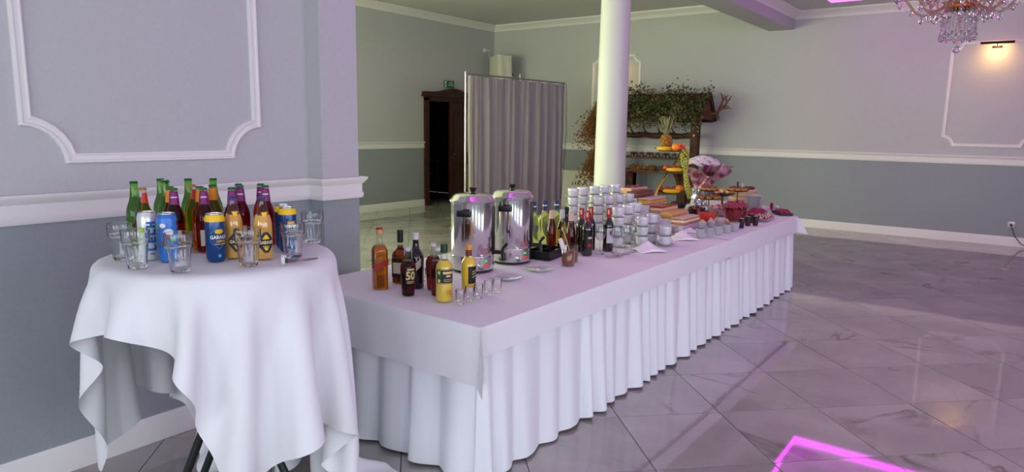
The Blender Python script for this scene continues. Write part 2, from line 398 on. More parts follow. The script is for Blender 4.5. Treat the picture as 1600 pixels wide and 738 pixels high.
for p0, p1 in (((KX0, KY1-.012, ZH+.002), (KX1, KY1+.008, ZH+.105)), ((KX0, KY0-.008, ZH+.002), (KX1, KY0+.012, ZH+.105)),
               ((KX0-.008, KY0+.012, ZH+.002), (KX0+.012, KY1-.012, ZH+.105)), ((KX1-.012, KY0+.012, ZH+.002), (KX1+.008, KY1-.012, ZH+.105))):
    g = MB(); g.bb(p0, p1); tag(g.build('led_strip', M_LED, ceil, False), 'magenta light strip along the coffer rim')
# beam on the round column
g = MB(); g.bb((PX1-.01, 3.31, 3.268), (XC, YK-.01, ZL+.05)); structure('beam', g, M_UP)
g = MB()
prof = [(.19, 0), (.19, .06), (.172, .075), (.168, .1)]+[(.168-.022*(t/10)**1.5, .1+3.1*t/10) for t in range(1, 11)]+[(.155, 3.215), (.17, 3.225), (.17, 3.268)]
g.lathe(prof, 40, (6.42, 3.51, 0)); o = structure('column', g, M_COLUMN, None, None, True)

# swept trims
def sweep(mb, path, prof, mapf, closed=False):
    """path in (u, z); prof = list of (offset to the left of travel, depth); mapf(u, z, depth) -> xyz"""
    n = len(path); rows = []
    for i in range(n):
        p = Vector(path[i]); pa = Vector(path[i-1]) if (closed or i > 0) else None; pb = Vector(path[(i+1) % n]) if (closed or i < n-1) else None
        d1 = (p-pa).normalized() if pa is not None else None; d2 = (pb-p).normalized() if pb is not None else None
        if d1 is None: d1 = d2
        if d2 is None: d2 = d1
        n1 = Vector((-d1.y, d1.x)); n2 = Vector((-d2.y, d2.x)); m = (n1+n2); k = max(m.dot(n1), .35); m = m/k
        rows.append([(p.x+m.x*o, p.y+m.y*o, d) for o, d in prof])
    V = [mapf(*q) for r in rows for q in r]; k = len(prof); Fc = []
    for i in range(n if closed else n-1):
        j = (i+1) % n
        for t in range(k-1): Fc.append((i*k+t, i*k+t+1, j*k+t+1, j*k+t))
    if not closed: Fc.append(tuple(range(k))); Fc.append(tuple((n-1)*k+t for t in range(k)))
    mb.add(V, Fc)
PANEL = [(0, 0), (0, .010), (.006, .018), (.014, .018), (.018, .011), (.034, .011), (.040, .016), (.046, .014), (.050, 0)]
RAIL = [(0, 0), (0, .014), (.012, .02), (.03, .02), (.036, .014), (.085, .014), (.092, .022), (.108, .034), (.118, .040), (.128, .040), (.128, 0)]
BASE = [(0, 0), (0, .018), (.105, .018), (.118, .012), (.135, .008), (.135, 0)]
CROWN = [(0, 0), (0, .012), (.03, .02), (.05, .045), (.085, .085), (.1, .11), (.13, .12), (.13, 0)]
def panel_path(u0, u1, z0, z1, r, n=7):
    P = []
    for (cx, cz, t0) in ((u0, z0, 90), (u1, z0, 180), (u1, z1, 270), (u0, z1, 0)):
        for k in range(n+1):
            t = radians(t0-90*k/n); P.append((cx+r*cos(t), cz+r*sin(t)))
    return P
tn = [0]
def trim(fn, prefix='trim'):
    tn[0] += 1; mb = MB(); fn(mb); return structure('%s_%d' % (prefix, tn[0]), mb, M_TRIM, None, None, True)
mA = lambda u, z, d: (u, YA-d, z)
mB_ = lambda u, z, d: (u, YB-d, z)
mC = lambda u, z, d: (XC-d, u, z)
mBeam = lambda u, z, d: (u, 3.31-d, z)
trim(lambda mb: sweep(mb, panel_path(1.075, 2.21, 1.409, 3.2, .165), PANEL, mA, True))
trim(lambda mb: sweep(mb, panel_path(-.75, .55, 1.409, 3.2, .165), PANEL, mA, True))
trim(lambda mb: sweep(mb, panel_path(-.065, 1.055, 1.412, 2.93, .13), PANEL, mC, True))
trim(lambda mb: sweep(mb, panel_path(-2.2, -1.1, 1.412, 2.93, .13), PANEL, mC, True))
trim(lambda mb: sweep(mb, panel_path(6.06, 7.13, 1.412, 3.02, .13), PANEL, mC, True))
def rail_run(mb, prof, z):
    p = [(o+z, d) for o, d in prof]
    V = []; pts = [(XF, YA, 0, -1), (PX0, YA, 0, -1)]
    # wall A, pilaster return, pilaster front and end, mitred
    line = [((XF, YA), (0, -1)), ((PX0, YA), (-1, -1)), ((PX0, YP), (-1, -1)), ((PX1, YP), (1, -1)), ((PX1, YK+.1), (1, 0))]
    k = len(p); V = [(x+nx*d, y+ny*d, zz) for (x, y), (nx, ny) in line for zz, d in p]
    Fc = [(i*k+t, i*k+t+1, (i+1)*k+t+1, (i+1)*k+t) for i in range(len(line)-1) for t in range(k-1)]
    mb.add(V, Fc)
trim(lambda mb: rail_run(mb, RAIL, RAIL0)); trim(lambda mb: rail_run(mb, BASE, 0), 'baseboard_left')
trim(lambda mb: sweep(mb, [(XC, RAIL0), (DX1+.1, RAIL0)][::-1], RAIL, mB_)); trim(lambda mb: sweep(mb, [(5.8, RAIL0), (DX0-.11, RAIL0)], RAIL, mB_))
trim(lambda mb: sweep(mb, [(YR, RAIL0), (YB, RAIL0)], RAIL, mC))
trim(lambda mb: sweep(mb, [(DX1+.1, 0), (XC, 0)], BASE, mB_), 'baseboard_rear'); trim(lambda mb: sweep(mb, [(5.8, 0), (DX0-.11, 0)], BASE, mB_), 'baseboard_rear')
trim(lambda mb: sweep(mb, [(YR, 0), (YB, 0)], BASE, mC), 'baseboard_back')
trim(lambda mb: sweep(mb, [(XE, ZL-.135), (XC, ZL-.135)], CROWN, mB_)); trim(lambda mb: sweep(mb, [(YK-.01, ZL-.135), (YB, ZL-.135)], CROWN, mC))
trim(lambda mb: sweep(mb, [(YR, ZH-.125), (3.31, ZH-.125)], CROWN, mC)); trim(lambda mb: sweep(mb, [(PX1, ZH-.125), (XC, ZH-.125)], CROWN, mBeam))
trim(lambda mb: sweep(mb, [(XF, ZH-.125), (PX0, ZH-.125)], CROWN, mA))

# door: carved mahogany case, one leaf shut, the other open on a dark corridor
c = MB(); JW = .11
c.bb((DX0-JW, YB-.05, 0), (DX0, YB+.1, DZ+.05)); c.bb((DX1, YB-.05, 0), (DX1+JW, YB+.1, DZ+.05)); c.bb((DX0-JW, YB-.05, DZ), (DX1+JW, YB+.1, DZ+.08))
d1 = structure('door_1', c, M_DOOR)
hump = [(DX0-JW-.05, DZ+.08), (DX1+JW+.05, DZ+.08), (DX1+JW+.05, DZ+.17)]+[(DX0-JW-.05+(DX1-DX0+2*JW+.1)*(1-t/20), DZ+.17+.09*math.exp(-((t/20-.5)/.2)**2)) for t in range(1, 20)]+[(DX0-JW-.05, DZ+.17)]
g = MB(); g.prism(hump, YB-.09, YB-.002, lambda x, y, z: (x, z, y)); g.build('pediment', M_DOOR, d1, False)
g = MB(); g.bb((DX0-JW-.07, YB-.12, DZ+.075), (DX1+JW+.07, YB-.002, DZ+.1)); g.build('cornice', M_DOOR, d1, False)
XM = 10.76
lf = MB(); lf.bb((XM, YB+.03, .01), (DX1, YB+.075, DZ)); leaf = lf.build('door_leaf', M_DOOR, d1, False)
for z0, z1 in ((.2, .85), (1.0, 1.9)):
    g = MB(); sweep(g, panel_path(XM+.12, DX1-.12, z0, z1, .03, 3), [(0, 0), (0, .02), (.03, .02), (.04, 0)], lambda u, z, d: (u, YB+.03-d, z), True); g.build('leaf_moulding', M_DOOR, leaf, False)
g = MB(); g.tube([(XM+.05, YB+.03, 1.02), (XM+.05, YB-.02, 1.02), (XM+.14, YB-.03, 1.02)], .009, 8); g.build('door_handle', M_BRASS, leaf)
lf = MB(); lf.bb((DX0+.01, YB+.08, .01), (DX0+.055, YB+.75, DZ)); leaf2 = lf.build('door_leaf', M_DOOR, d1, False)
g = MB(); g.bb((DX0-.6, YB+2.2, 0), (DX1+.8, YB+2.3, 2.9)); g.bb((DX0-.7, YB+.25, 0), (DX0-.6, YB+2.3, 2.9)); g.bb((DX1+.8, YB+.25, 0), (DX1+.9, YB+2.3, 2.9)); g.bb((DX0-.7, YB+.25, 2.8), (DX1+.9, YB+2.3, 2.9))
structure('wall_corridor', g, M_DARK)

# ------------------------------------------------------------------ standing table with its cloth
import numpy as np
TCX, TCY, TZ, TR = 1.37, 2.39, 1.115, .42
M_LEG = mat('dark_green_enamel', '1d2420', .4)
t = thing('standing_table', 'round folding bar table with dark crossed legs under a white cloth', 'table', (TCX, TCY, 0))
g = MB(); g.lathe([(.37, TZ-.04), (.385, TZ-.037), (.385, TZ-.016), (.375, TZ-.010)], 48); g.build('tabletop', M_LEG, t)
ax = Vector((cos(radians(127)), sin(radians(127)), 0)); dp = Vector((-ax.y, ax.x, 0))
for sgn in (-1, 1):
    for side in (-1, 1):
        a_ = dp*(.13*side)+ax*(.20*sgn); b_ = dp*(.13*side)-ax*(.24*sgn)
        g = MB(); g.tube([(b_.x+dp.x*.018*sgn, b_.y+dp.y*.018*sgn, .0), (a_.x+dp.x*.018*sgn, a_.y+dp.y*.018*sgn, TZ-.035)], .016, 10); g.build('leg', M_LEG, t)
g = MB()
for sgn in (-1, 1): g.tube([ax*(.2*sgn)-dp*.15+Vector((0, 0, TZ-.045)), ax*(.2*sgn)+dp*.15+Vector((0, 0, TZ-.045))], .012, 8)
g.build('brace', M_LEG, t)
for side in (-1, 1): g = MB(); g.sphere(dp*(.13*side)+ax*-.02+Vector((0, 0, .56)), .012); g.build('pivot_bolt', M_BRASS, t)

def drape(N, a, r0, rot, off, steps=260, seed=3):
    """square cloth falling over a round table top"""
    rng = np.random.default_rng(seed); s = np.linspace(-a, a, N); U, V = np.meshgrid(s, s, indexing='ij')
    X = np.zeros((N, N, 3)); c, sn = np.cos(rot), np.sin(rot)
    X[..., 0] = U*c-V*sn+off[0]; X[..., 1] = U*sn+V*c+off[1]; X[..., 2] = .004+rng.normal(0, .0015, (N, N))
    H0 = X[..., :2].copy(); P = X.copy(); L = s[1]-s[0]; cons = []; sl = slice
    for par in (0, 1):
        cons.append(((sl(par, N-1, 2), sl(0, N)), (sl(par+1, N, 2), sl(0, N)), L, 1.))
        cons.append(((sl(0, N), sl(par, N-1, 2)), (sl(0, N), sl(par+1, N, 2)), L, 1.))
        cons.append(((sl(par, N-1, 2), sl(0, N-1)), (sl(par+1, N, 2), sl(1, N)), L*2**.5, .35))
        cons.append(((sl(par, N-1, 2), sl(1, N)), (sl(par+1, N, 2), sl(0, N-1)), L*2**.5, .35))
    st = 3
    for par in range(2*st):
        ia = np.array([i for i in range(N-st) if (i//st) % 2 == par//st and i % st == par % st])
        if len(ia):
            cons.append(((ia, sl(0, N)), (ia+st, sl(0, N)), st*L, .12)); cons.append(((sl(0, N), ia), (sl(0, N), ia+st), st*L, .12))
    for step in range(steps):
        vel = (X-P)*.972; P = X.copy(); X = X+vel; X[..., 2] -= .0011
        for it in range(8):
            for A, B, l, k in cons:
                d = X[B]-X[A]; n = np.linalg.norm(d, axis=-1, keepdims=True)+1e-9
                cr = d*(.5*k*(n-l)/n); X[A] = X[A]+cr; X[B] = X[B]-cr
            r = np.hypot(X[..., 0], X[..., 1]); z = X[..., 2]
            inside = (r < r0) & (z < 0) & (z > -.2); top = inside & ((r0-r) > -z)
            X[..., 2] = np.where(top, 0, z); side = inside & ~top
            f = np.where(side, r0/np.maximum(r, 1e-6), 1.); X[..., 0] *= f; X[..., 1] *= f
            hold = top & (r < .36); X[hold, :2] = H0[hold]; P[hold, :2] = H0[hold]
            r = np.hypot(X[..., 0], X[..., 1]); low = (X[..., 2] <= -.2) & (r < .32)
            f = np.where(low, .32/np.maximum(r, 1e-6), 1.); X[..., 0] *= f; X[..., 1] *= f
            X[..., 2] = np.maximum(X[..., 2], .012-TZ)
    return X
CN = 76; DX = drape(CN, .965, .424, radians(14), (.36*cos(radians(14)), .36*sin(radians(14))), 230)
me = bpy.data.meshes.new('round_tablecloth')
me.from_pydata([tuple(float(q) for q in DX[i, j]) for i in range(CN) for j in range(CN)], [], [(i*CN+j, (i+1)*CN+j, (i+1)*CN+j+1, i*CN+j+1) for i in range(CN-1) for j in range(CN-1)])
me.materials.append(M_CLOTH); me.shade_smooth()
o = link('round_tablecloth', me); o.location = (TCX, TCY, TZ-.001)
md = o.modifiers.new('smooth', 'SUBSURF'); md.levels = 1; md.render_levels = 1
tag(o, 'white cloth hanging in deep folds over the round bar table', 'tablecloth')
TZ += .004

# ------------------------------------------------------------------ buffet table, skirt and two top cloths
BZ = .745; BX0, BX1, BX2, BY0, BY1 = 2.2, 7.25, 8.2, 1.80, 3.08
t = thing('buffet_table', 'long banquet table hidden under white skirting and cloths', 'table', (BX0, BY0, 0))
tops = [[(2.23, 1.83), (4.7, 1.83), (4.7, 3.05), (2.23, 3.05)], [(4.705, 1.83), (7.24, 1.83), (8.16, 2.49), (8.16, 3.05), (4.705, 3.05)]]
for poly in tops:
    g = MB(); g.prism([(x-BX0, y-BY0) for x, y in poly], BZ-.03, BZ-.006); g.build('tabletop', M_WOOD2, t, False)
for x in (2.32, 4.6, 4.8, 7.1):
    for y in (1.95, 2.95):
        g = MB(); g.lathe([(.018, 0), (.018, BZ-.03)], 10, (x-BX0, y-BY0, 0)); g.build('leg', M_STEEL, t)
# pleated skirt round the table
pts = [(2.235, 3.06), (2.235, 1.835), (7.235, 1.835), (8.17, 2.50), (8.17, 3.06), (2.235, 3.06)]
seg = []; acc = 0
for p, q in zip(pts[:-1], pts[1:]):
    l = hypot(q[0]-p[0], q[1]-p[1]); seg.append((acc, l, p, q)); acc += l
rr = random.Random(5); knots = [0]
while knots[-1] < acc: knots.append(knots[-1]+rr.uniform(.095, .23))
amps = [rr.uniform(.65, 1.25) for _ in knots]; drops = [rr.uniform(-.004, .014) for _ in knots]; skew = [rr.uniform(.25, .5) for _ in knots]
import bisect
def pleat(s):
    i = max(0, min(bisect.bisect_right(knots, s)-1, len(knots)-2)); w = knots[i+1]-knots[i]; f = (s-knots[i])/w
    k = skew[i]; h = f/k if f < k else (1-f)/(1-k); h = max(0, min(1, h))
    return amps[i]*sin(h*pi/2)**1.2, drops[i]*h
g = MB(); NU, NV = 1500, 12; V = []
for i in range(NU):
    s = acc*i/(NU-1)
    for (a0, l, p, q) in seg:
        if a0-1e-6 <= s <= a0+l+1e-6: break
    u = (s-a0)/l; dx, dy = (q[0]-p[0])/l, (q[1]-p[1])/l; nx, ny = dy, -dx
    nx, ny = -nx, -ny
    h, dr = pleat(s)
    for j in range(NV):
        v = j/(NV-1); am = .012+.042*v**.8; z = (BZ-.012)*(1-v)+(.012+dr)*v
        o_ = h*am+.012*v
        V.append((p[0]+(q[0]-p[0])*u-nx*o_, p[1]+(q[1]-p[1])*u-ny*o_, z))
g.add(V, [(i*NV+j, (i+1)*NV+j, (i+1)*NV+j+1, i*NV+j+1) for i in range(NU-1) for j in range(NV-1)])
o = g.build('table_skirt', M_SKIRT, None, True, 70); tag(o, 'pleated white skirting falling to the floor round the buffet table', 'table skirt')

def hang_cloth(name, x0, x1, y0, y1, z, dE, dF, dB, label, diag=None, dEnd=0, seed=1):
    """flat top with a drop at the near end (dE), the front (dF), the back (dB) and the far end"""
    rr = random.Random(seed); ph = [rr.uniform(0, 6) for _ in range(6)]
    def samp(d, n): return [-d*(1-k/n) for k in range(n)]
    S_ = samp(dE, 14)+([-.006, -.003] if dE else [])+[k/60*(x1-x0) for k in range(61)]+([(x1-x0)+dEnd*k/10 for k in range(1, 11)] if dEnd else [])
    T_ = samp(dF, 14)+[-.006, -.003]+[k/30*(y1-y0) for k in range(31)]+[(y1-y0)+dB*k/6 for k in range(1, 7)]
    def P(s, t):
        Lx, Ly = x1-x0, y1-y0; xo = x0; sx = s
        if diag:                                   # slanting far end
            tt = min(max(t, 0), diag[1]); Lx2 = Lx+diag[0]*tt/diag[1]
            if s > 0: sx = min(s, Lx)*Lx2/Lx+max(s-Lx, 0); Lx = Lx2
        X = x0+min(max(sx, 0), Lx); Y = y0+min(max(t, 0), Ly)
        a = max(-sx, 0); e = max(sx-Lx, 0); b = max(-t, 0); c_ = max(t-Ly, 0)
        sa, sb = max(a, e), max(b, c_); dn = 0; ox = oy = 0
        wob = lambda q: .5+.5*sin(q*3.1+ph[0])*sin(q*1.7+ph[1])
        if sa: ox = (-1 if a else 1)*(.007*(1-math.exp(-sa/.006))+.02*sa*wob(Y*4)/.2)
        if sb: oy = (-1 if b else 1)*(.007*(1-math.exp(-sb/.006))+.016*sb*wob(X*2.3)/.2)
        hi, lo_ = max(sa, sb), min(sa, sb)
        dn = max(0, hi-.004)+.12*lo_
        if lo_ > 0:
            k = .62*lo_; ox += (-1 if a else 1)*k*.72; oy += (-1 if b else 1)*k*.9
        if e and diag: oy -= e*.0
        return (X+ox, Y+oy, z-dn)
    g = MB(); nT = len(T_)
    g.add([P(s, t_) for s in S_ for t_ in T_], [(i*nT+j, (i+1)*nT+j, (i+1)*nT+j+1, i*nT+j+1) for i in range(len(S_)-1) for j in range(nT-1)])
    o = g.build(name, M_CLOTH, None, True, 60); tag(o, label, 'tablecloth', 'cloths on the buffet table'); return o
hang_cloth('buffet_tablecloth', BX0, 5.75, BY0, BY1, BZ, .265, .14, .2, 'white cloth on the drinks half of the buffet with a hanging corner')
hang_cloth('buffet_tablecloth', 5.28, BX1, BY0, BY1, BZ+.003, 0, .165, .2, 'white cloth on the cake half of the buffet overlapping the other cloth', (.95, .67), .17, 4)
BZ += .0045

# ------------------------------------------------------------------ drinks on the standing table
M_GREENGL = liquid('green_bottle_glass', '7cc850', .02)
M_CLEARNECK = thin_glass('bottle_neck_glass', (.90, .92, .90), 1.6)
M_REDDRINK = liquid('dark_red_cider', 'b8302a', .02); M_ORDRINK = liquid('orange_cider', 'e07a24', .02); M_AMBER = liquid('pale_amber_drink', 'e0a52c', .02)
M_CLOUDY = mat('cloudy_lemonade', 'd2a04e', .12, coat=.8, sub=.2)
M_GCAP = mat('green_crown_cap', '1d6a33', .35, .3); M_GOLDCAP = mat('gold_crown_cap', 'b9834a', .35, .5); M_BLUECAP = mat('blue_crown_cap', '27408c', .35, .3)
M_PURPLE = mat('purple_label', '7c1a66', .5); M_ORANGE = mat('orange_label', 'e08a12', .5); M_CREAM = mat('cream_label', 'd9cdb8', .6)
M_WHITEP = mat('white_print', 'f2f2f2', .5); M_REDL = mat('red_label', 'c2281c', .5); M_YEL = mat('yellow_print', 'f2c216', .5)
M_NAVY = mat('navy_can', '123d7a', .3, .25, coat=.3); M_DKNAVY = mat('navy_label', '141b33', .45); M_BLUEP = mat('blue_print', '1f66b0', .45)
M_CANW = mat('white_can', 'd4d5d2', .3, .3); M_LIME = mat('lime_print', 'a9d13a', .5); M_ALU = mat('aluminium', 'c9c9c8', .3, 1)
M_CANC = mat('colourful_can', '2c6cc0', .3, .1, noise=(26, '3f7fd0', .06)); M_GRN = mat('leaf_green_print', '5fb030', .5); M_BERRY = mat('berry_print', '7e1f2a', .5)

def crown_cap(parent, z, m, r=.0145):
    g = MB(); V = [(r*.93, z-.007), (r*1.0, z-.006), (r*.96, z-.001), (r*.8, z+.0015), (r*.3, z+.002)]; g.lathe(V, 21); return g.build('crown_cap', m, parent)
def cut(prof, z0, z1):
    out = []
    for (ra, za), (rb, zb) in zip(prof[:-1], prof[1:]):
        for (r, z) in ((ra, za), (rb, zb)):
            if z0-1e-6 <= z <= z1+1e-6 and (not out or out[-1] != (r, z)): out.append((r, z))
        for zc in (z0, z1):
            if za < zc < zb: out.append((ra+(rb-ra)*(zc-za)/(zb-za), zc))
    out.sort(key=lambda q: q[1]); return out
LONG = [(.024, 0), (.031, .003), (.033, .01), (.033, .125), (.0325, .14), (.030, .155), (.025, .17), (.0195, .185), (.0165, .20), (.0148, .22), (.0135, .240), (.0135, .244), (.015, .246), (.015, .252), (.0128, .254), (.0128, .258)]
def stretch(p, h, w=1): return [(r*w, z*h/p[-1][1]) for r, z in p]
def beer_maker(name, label, cat, prof, m, fill, cap, capz, neck=None, body=None):
    def f():
        t = thing(name, label, cat)
        if fill is None: g = MB(); g.lathe(prof, 24); g.build('glass_body', m, t)
        else:
            zt = prof[-1][1]; g = MB(); g.lathe(cut(prof, 0, fill), 24); g.build('filled_body', m, t)
            g = MB(); g.lathe(cut(prof, fill+.0005, zt), 24, caps=False); g.build('neck', M_CLEARNECK, t)
        crown_cap(t, capz, cap)
        if neck: neck(t)
        if body: body(t)
        return t
    return f
GREENP = stretch(LONG, .258); SOM = stretch(LONG, .240); CLR = stretch(LONG, .240)
def rad(prof, z):
    for (ra, za), (rb, zb) in zip(prof[:-1], prof[1:]):
        if za <= z <= zb and zb > za: return ra+(rb-ra)*(z-za)/(zb-za)
    return prof[-1][0]
def neck_lab(prof, z0, z1, m, txt=None, a=pi):
    def f(t):
        o = band(rad(prof, z0)+.0008, z0, rad(prof, z1)+.0008, z1, -a, a, m, t, 'neck_label', 24)
        if txt: wrap_text(txt, .0068, rad(prof, (z0+z1)/2)+.0022, (z0+z1)/2+.003, M_WHITEP, o, 0, 0, .8)
    return f
def body_lab(prof, z0, z1, m, a, txt=None, tm=None, a0=0, ts=.012):
    def f(t):
        R = rad(prof, (z0+z1)/2)+.0009
        o = band(R, z0, R, z1, a0-a, a0+a, m, t, 'label')
        if txt: wrap_text(txt, ts, R+.0008, (z0+z1)/2, tm or M_WHITEP, o, a0, 0, .8)
    return f
mk_green = beer_maker('beer_bottle', 'tall green glass beer bottle with a green crown cap', 'bottle', GREENP, M_GREENGL, None, M_GCAP, .256)
mk_clear = beer_maker('soda_bottle', 'x', 'bottle', CLR, M_AMBER, .205, M_GOLDCAP, .238, lambda t: band(rad(CLR, .18)+.001, .185, rad(CLR, .225)+.001, .222, .1, 1.5, M_REDL, t, 'neck_label'))
mk_orange = beer_maker('cider_bottle', 'x', 'bottle', SOM, M_ORDRINK, .178, M_GCAP, .238, neck_lab(SOM, .180, .226, M_ORANGE), body_lab(SOM, .03, .1, M_CREAM, .8))
mk_purple = beer_maker('cider_bottle', 'x', 'bottle', SOM, M_REDDRINK, .178, M_GCAP, .238, neck_lab(SOM, .180, .226, M_PURPLE, 'SOMERSBY'), body_lab(SOM, .025, .085, M_CREAM, .55, None, None, 0))
GAR = [(.024, 0), (.031, .003), (.0325, .009), (.0325, .118), (.0315, .132), (.028, .148), (.0225, .162), (.0175, .178), (.015, .195), (.0135, .205), (.0135, .208), (.0155, .210), (.0155, .216), (.0135, .218), (.013, .222)]
def hexa(w, h): return [(0, h), (w, h*.33), (w*1.0, -h*.33), (0, -h), (-w, -h*.33), (-w, h*.33)]
def diam(w, h, c=.25): return [(w*c, h), (w, h*c), (w, -h*c), (w*c, -h), (-w*c, -h), (-w, -h*c), (-w, h*c), (-w*c, h)]
M_GOLDP0 = mat('pale_gold_print', 'ead9a0', .5)
def garage_lab(t):
    R = .0325; a0 = .3; zc = .062
    wrap_poly(diam(.029, .037), R+.0008, zc, M_DKNAVY, t, a0, 'label')
    wrap_poly([(-.0135, .012), (.0135, .012), (.003, .028), (-.003, .028)][::-1], R+.0016, zc, M_YEL, t, a0, 'emblem')
    wrap_poly([(-.0135, -.012), (.0135, -.012), (.003, -.028), (-.003, -.028)], R+.0016, zc, M_YEL, t, a0, 'emblem')
    wrap_text('GARAGE', .0155, R+.0022, zc, M_GOLDP0, t, a0, 0, .86); wrap_text('HARD LEMON', .0055, R+.0026, zc-.0155, M_DKNAVY, t, a0)
    wrap_poly([(-.012, .012), (.012, .012), (0, -.016)][::-1], rad(GAR, .16)+.0025, .158, M_YEL, t, a0, 'neck_emblem')
mk_gbot = beer_maker('lemonade_bottle', 'x', 'bottle', GAR, M_CLOUDY, .158, M_BLUECAP, .221, None, garage_lab)
def can_mesh(t, m, h=.168, ring=None):
    g = MB(); g.lathe([(.024, .002), (.027, 0), (.0295, .004), (.033, .012), (.033, h-.022), (.031, h-.012), (.0278, h-.003)], 32); g.build('can_body', m, t)
    g = MB(); g.lathe([(.0278, h-.003), (.0282, h-.001), (.0278, h), (.0262, h), (.0255, h-.005), (.01, h-.005)], 32); lid = g.build('lid', M_ALU, t)
    g = MB(); g.lathe([(.004, h-.0045), (.0085, h-.0045), (.0085, h-.003), (.004, h-.003)], 12, (.008, 0, 0)); g.build('pull_tab', M_ALU, lid)
    if ring:
        g = MB(); g.lathe([(.0333, h-.027), (.0335, h-.022), (.0315, h-.012), (.0287, h-.004)], 32, caps=False); g.build('top_band', ring, t)
def mk_lech():
    t = thing('beer_can', 'x', 'can'); can_mesh(t, M_CANW); R = .0338
    LW, LH, ST = .021, .031, .0078; r0 = .034
    for rects in (((0, ST, 0, LH), (ST, LW, 0, ST)), ((0, ST, 0, LH), (ST, LW, 0, ST), (ST, LW, (LH-ST)/2, (LH+ST)/2), (ST, LW, LH-ST, LH)), ((0, ST, 0, LH), (ST, LW, 0, ST), (ST, LW, LH-ST, LH)), ((0, ST, 0, LH), (LW-ST, LW, 0, LH), (ST, LW-ST, (LH-ST)/2, (LH+ST)/2))):
        g = MB()
        for ra, rb_, ca, cb in rects: g.grid(lambda u, v: (R*cos(.32+(LH/2-(ca+(cb-ca)*u))/R), R*sin(.32+(LH/2-(ca+(cb-ca)*u))/R), r0+ra+(rb_-ra)*v), 8, 2)
        g.build('letter', M_BLUEP, t, False); r0 += LW+.006
    wrap_poly([(.013*cos(k*pi/8), .017*sin(k*pi/8)) for k in range(16)], R, .095, M_LIME, t, -.6, 'lime_print'); band(R, .02, R, .024, .1, .55, M_BLUEP, t, 'small_print'); return t
def mk_blue():
    t = thing('lemonade_can', 'x', 'can'); can_mesh(t, M_NAVY, ring=M_YEL); R = .0334; a0 = .35
    P = hexa(.029, .040); g = MB(); pts = []
    for k in range(6):
        for j in range(4): pts.append((P[k][0]+(P[(k+1) % 6][0]-P[k][0])*j/4, P[k][1]+(P[(k+1) % 6][1]-P[k][1])*j/4))
    g.tube([((R+.0002)*cos(a0+x/R), (R+.0002)*sin(a0+x/R), .086+y) for x, y in pts], .0006, 5, True); g.build('hexagon_line', mat('light_blue_print', '4aa3d8', .5), t)
    wrap_poly([(.015*cos(k*pi/8), .0085*sin(k*pi/8)) for k in range(16)], R, .107, M_YEL, t, a0+.05, 'lemon_print')
    wrap_text('GARAGE', .017, R+.0006, .087, M_WHITEP, t, a0, 0, .88); wrap_text('LEMON', .009, R+.0006, .073, M_YEL, t, a0+.2); wrap_text('HARD LEMON', .0065, R+.0006, .063, M_YEL, t, a0+.15)
    wrap_poly([(.006*cos(k*pi/6), .006*sin(k*pi/6)) for k in range(12)], R+.0004, .022, mat('light_blue_print', '4aa3d8', .5), t, a0, 'badge'); return t
def mk_fruitcan():
    t = thing('beer_can', 'x', 'can'); can_mesh(t, M_CANC); R = .0336; rr = random.Random(2)
    for k in range(9):
        a0, z = rr.uniform(-1.5, 1.3), rr.uniform(.02, .14); s = rr.uniform(.007, .013)
        wrap_poly([(s*cos(q*pi/6), s*.8*sin(q*pi/6)) for q in range(12)], R+.0001*k, z, (M_BERRY, M_GRN, M_GRN, mat('white_print2', 'e8e2d8', .5), M_REDL)[k % 5], t, a0, 'fruit_print')
    star = [((.021 if k % 2 else .014)*cos(k*pi/12), (.017 if k % 2 else .011)*sin(k*pi/12)) for k in range(24)]
    wrap_poly(star, R+.0015, .1, M_WHITEP, t, .1, 'splash_print'); return t
GRP_B = {'beer_bottle': 'green beer bottles on the bar table', 'cider': 'cider bottles on the bar table'}
for x, d, lb in ((216, 2.95, 'tall green beer bottle behind the white can beside a gold capped bottle'), (257, 3.06, 'green beer bottle in the close pair behind the colourful can'), (264.5, 2.97, 'green beer bottle in the close pair behind the colourful can'), (299.5, 3.04, 'green beer bottle next to the gold capped bottle among orange labels'), (338, 3.03, 'green beer bottle directly behind an orange neck label')):
    p = posr(x, d, TZ); place('green', mk_green, p, face_cam(p), lb, 'green beer bottles on the bar table')
for x, d, lb in ((229, 2.855, 'clear amber drink bottle with gold cap and red label behind the white can'), (305.5, 2.945, 'clear bottle with gold cap standing between green bottle and orange neck labels')):
    p = posr(x, d, TZ); place('clear', mk_clear, p, face_cam(p, -.3), lb, 'gold capped bottles on the bar table')
for x, d, lb in ((271, 2.89, 'orange neck label bottle behind the colourful can'), (317, 2.87, 'orange neck label bottle behind the purple label beside the navy can'), (336.6, 2.935, 'orange neck label bottle in front of a green bottle behind the navy can')):
    p = posr(x, d, TZ); place('orange', mk_orange, p, face_cam(p), lb, 'orange label cider bottles')
PA = 'dark red purple labelled cider bottle in the pair between the lemonade bottles'; PB = 'dark red purple labelled cider bottle in the pair behind the second lemonade bottle'
for x, d, lb in ((277, 2.81, 'dark red purple labelled cider bottle behind the colourful can'), (323, 2.79, 'dark red purple labelled cider bottle behind the lone navy can'), (366.7, 2.79, 'dark red purple labelled cider bottle behind the lemonade bottle by the navy can'), (377, 2.955, PA), (379.3, 2.87, PA), (411, 2.94, PB), (418, 2.855, PB)):
    p = posr(x, d, TZ); place('purple', mk_purple, p, face_cam(p), lb, 'purple label cider bottles')
for x, d, lb in ((367, 2.625, 'cloudy yellow lemonade bottle beside the lone navy can'), (412.5, 2.575, 'cloudy yellow lemonade bottle beside the metal bottle opener')):
    p = posr(x, d, TZ); place('gbot', mk_gbot, p, face_cam(p), lb, 'lemonade bottles on the bar table')
p = posr(234, 2.70, TZ); place('lech', mk_lech, p, face_cam(p), 'white can with tall blue vertical lettering and lime print')
